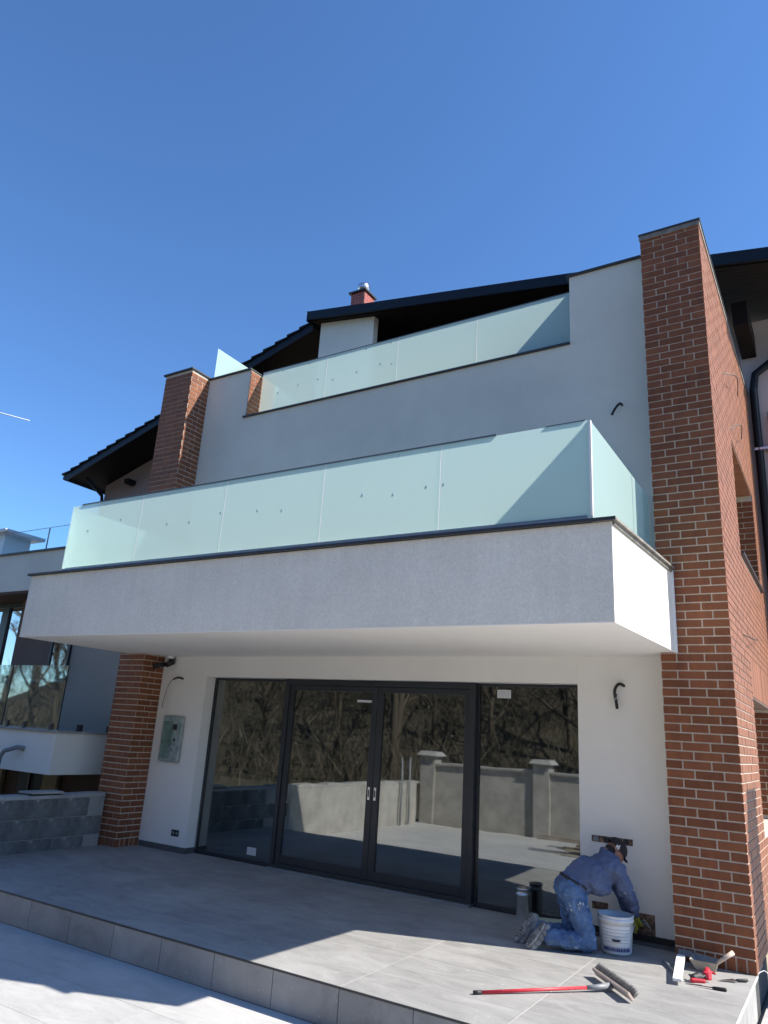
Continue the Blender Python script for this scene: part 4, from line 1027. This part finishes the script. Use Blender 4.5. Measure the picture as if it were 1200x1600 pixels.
# cap with white monogram
cp = MB(); cc = hc+top*.028-hd*.012
base = len(cp.v); nu, nv = 24, 8
for j in range(nv+1):
    ph = (math.pi/2)*(j/nv)
    for k in range(nu):
        t = 2*math.pi*k/nu; q = V((.090*math.sin(ph)*math.cos(t), .112*math.sin(ph)*math.sin(t), .096*math.cos(ph)))
        cp.v.append(tuple(cc+Hm @ q))
for j in range(nv):
    for k in range(nu): k2 = (k+1) % nu; cp.f.append((j*nu+k, (j+1)*nu+k, (j+1)*nu+k2, j*nu+k2)); cp.sm.append(1)
cp.limb(cc, .06, cc-top*.012, .06)
capo = cp.build('cap', M['cap'], man)
bp = MB(); brim = []
for k in range(11):
    t = math.pi*(k/10); brim.append(cc+Hm @ V((.080*math.cos(t), .085+.085*math.sin(t)*.8, -.006)))
bp.extr([tuple(p) for p in brim], tuple(top*.006)).build('cap_brim', M['cap'], capo)
# monogram: interlocking N and Y as thin white strokes on the side of the cap towards us
camdir = (V((.853, -7.634, 1.753))-cc).normalized()
lp_ = cc+Hm @ V((0, 0, 0)); loc = cc+camdir*.1005+top*.022
ex = (rt-camdir*rt.dot(camdir)).normalized(); ey = camdir.cross(ex)*1.0
if ey.z < 0: ey = -ey
rot = Matrix.Rotation(-.25, 3, camdir); ex = rot @ ex; ey = rot @ ey
def stroke(mb, a, b_, w_=.0035):
    a = loc+ex*a[0]+ey*a[1]; b_ = loc+ex*b_[0]+ey*b_[1]; mb.tube([a, b_], w_, 6)
mg = MB()
stroke(mg, (-.017, -.018), (-.017, .014)); stroke(mg, (-.017, .014), (.010, -.016)); stroke(mg, (.010, -.016), (.010, .016))
stroke(mg, (-.010, .022), (0, .004)); stroke(mg, (.016, .022), (0, .004)); stroke(mg, (0, .004), (0, -.024))
mg.build('cap_monogram', M['white_paint'], capo)
# hair below the cap
hr = MB(); hr.ball(hc-top*.02-hd*.035, (.074, .062, .055), Hm); hr.build('hair', M['cap'], man)
# glove on the near hand
gv = MB(); hand(gv, wrN+hN.normalized()*.012, hN, V((-1, .2, 0)), 1, .0035); gv.limb(wrN-hN.normalized()*.01, .040, wrN+hN.normalized()*.03, .034)
remesh(gv.build('glove', M['glove'], man), .0045, 2)
gv = MB(); hand(gv, wrF+hF.normalized()*.012, hF, V((.3, -1, 0)), 1, .0035)
remesh(gv.build('glove', M['glove'], man), .0045, 2)
# shoes: heel up near the ankle, toe on the ground, sole facing back
def shoe(an, heel, toe, nm):
    ln = (toe-heel); L_ = ln.length; d = ln.normalized()
    back = (-fw*.8+Zv*.35-nrm*.2); back = (back-d*back.dot(d)).normalized(); s_ = d.cross(back).normalized()
    sh = MB()
    for t, rw, rh in ((.06, .036, .040), (.22, .038, .046), (.42, .038, .046), (.62, .044, .042), (.80, .046, .036), (.93, .040, .028)):
        sh.ball(heel+d*L_*t-back*.035, (rw, L_*.16, rh), Matrix((s_, d, back)).transposed())
    sh.limb(heel+d*.05-back*.04, .042, an, .048)
    o = remesh(sh.build('shoe', M['shoe'], man), .005, 3)
    so2 = MB(); pts = []
    for i in range(28):
        a = 2*math.pi*i/28; y = .5-.5*math.cos(a); wd = .036+.012*math.sin(math.pi*min(1, y*1.05))+(.006 if y > .6 else 0)-.006*math.exp(-((y-.42)/.12)**2)
        sx_ = math.copysign(abs(math.sin(a))**.55, math.sin(a)); pts.append(heel+d*(L_*(y*1.04-.02))+s_*wd*sx_)
    so2.extr([tuple(p) for p in pts], tuple(back*.016)); so2.build('sole', M['shoe'], o, bevel=.003)
    tread = MB()
    for i in range(9):
        t = .06+.1*i
        if .36 < t < .48: continue
        for sgn in (-1, 1):
            c = heel+d*L_*t+s_*sgn*.018+back*.016; e = (s_*.012+d*.004*sgn)
            q = [c-e-d*.006, c+e-d*.006, c+e+d*.006, c-e+d*.006]; tread.hexa([tuple(p) for p in q]+[tuple(p+back*.005) for p in q])
    tread.build('tread', M['sole'], o, kind='stuff')
shoe(anN, V((-1.655, -.555, .205)), V((-1.775, -.665, .012)), 'n')
shoe(anF, V((-1.815, -.415, .235)), V((-1.925, -.545, .012)), 'f')
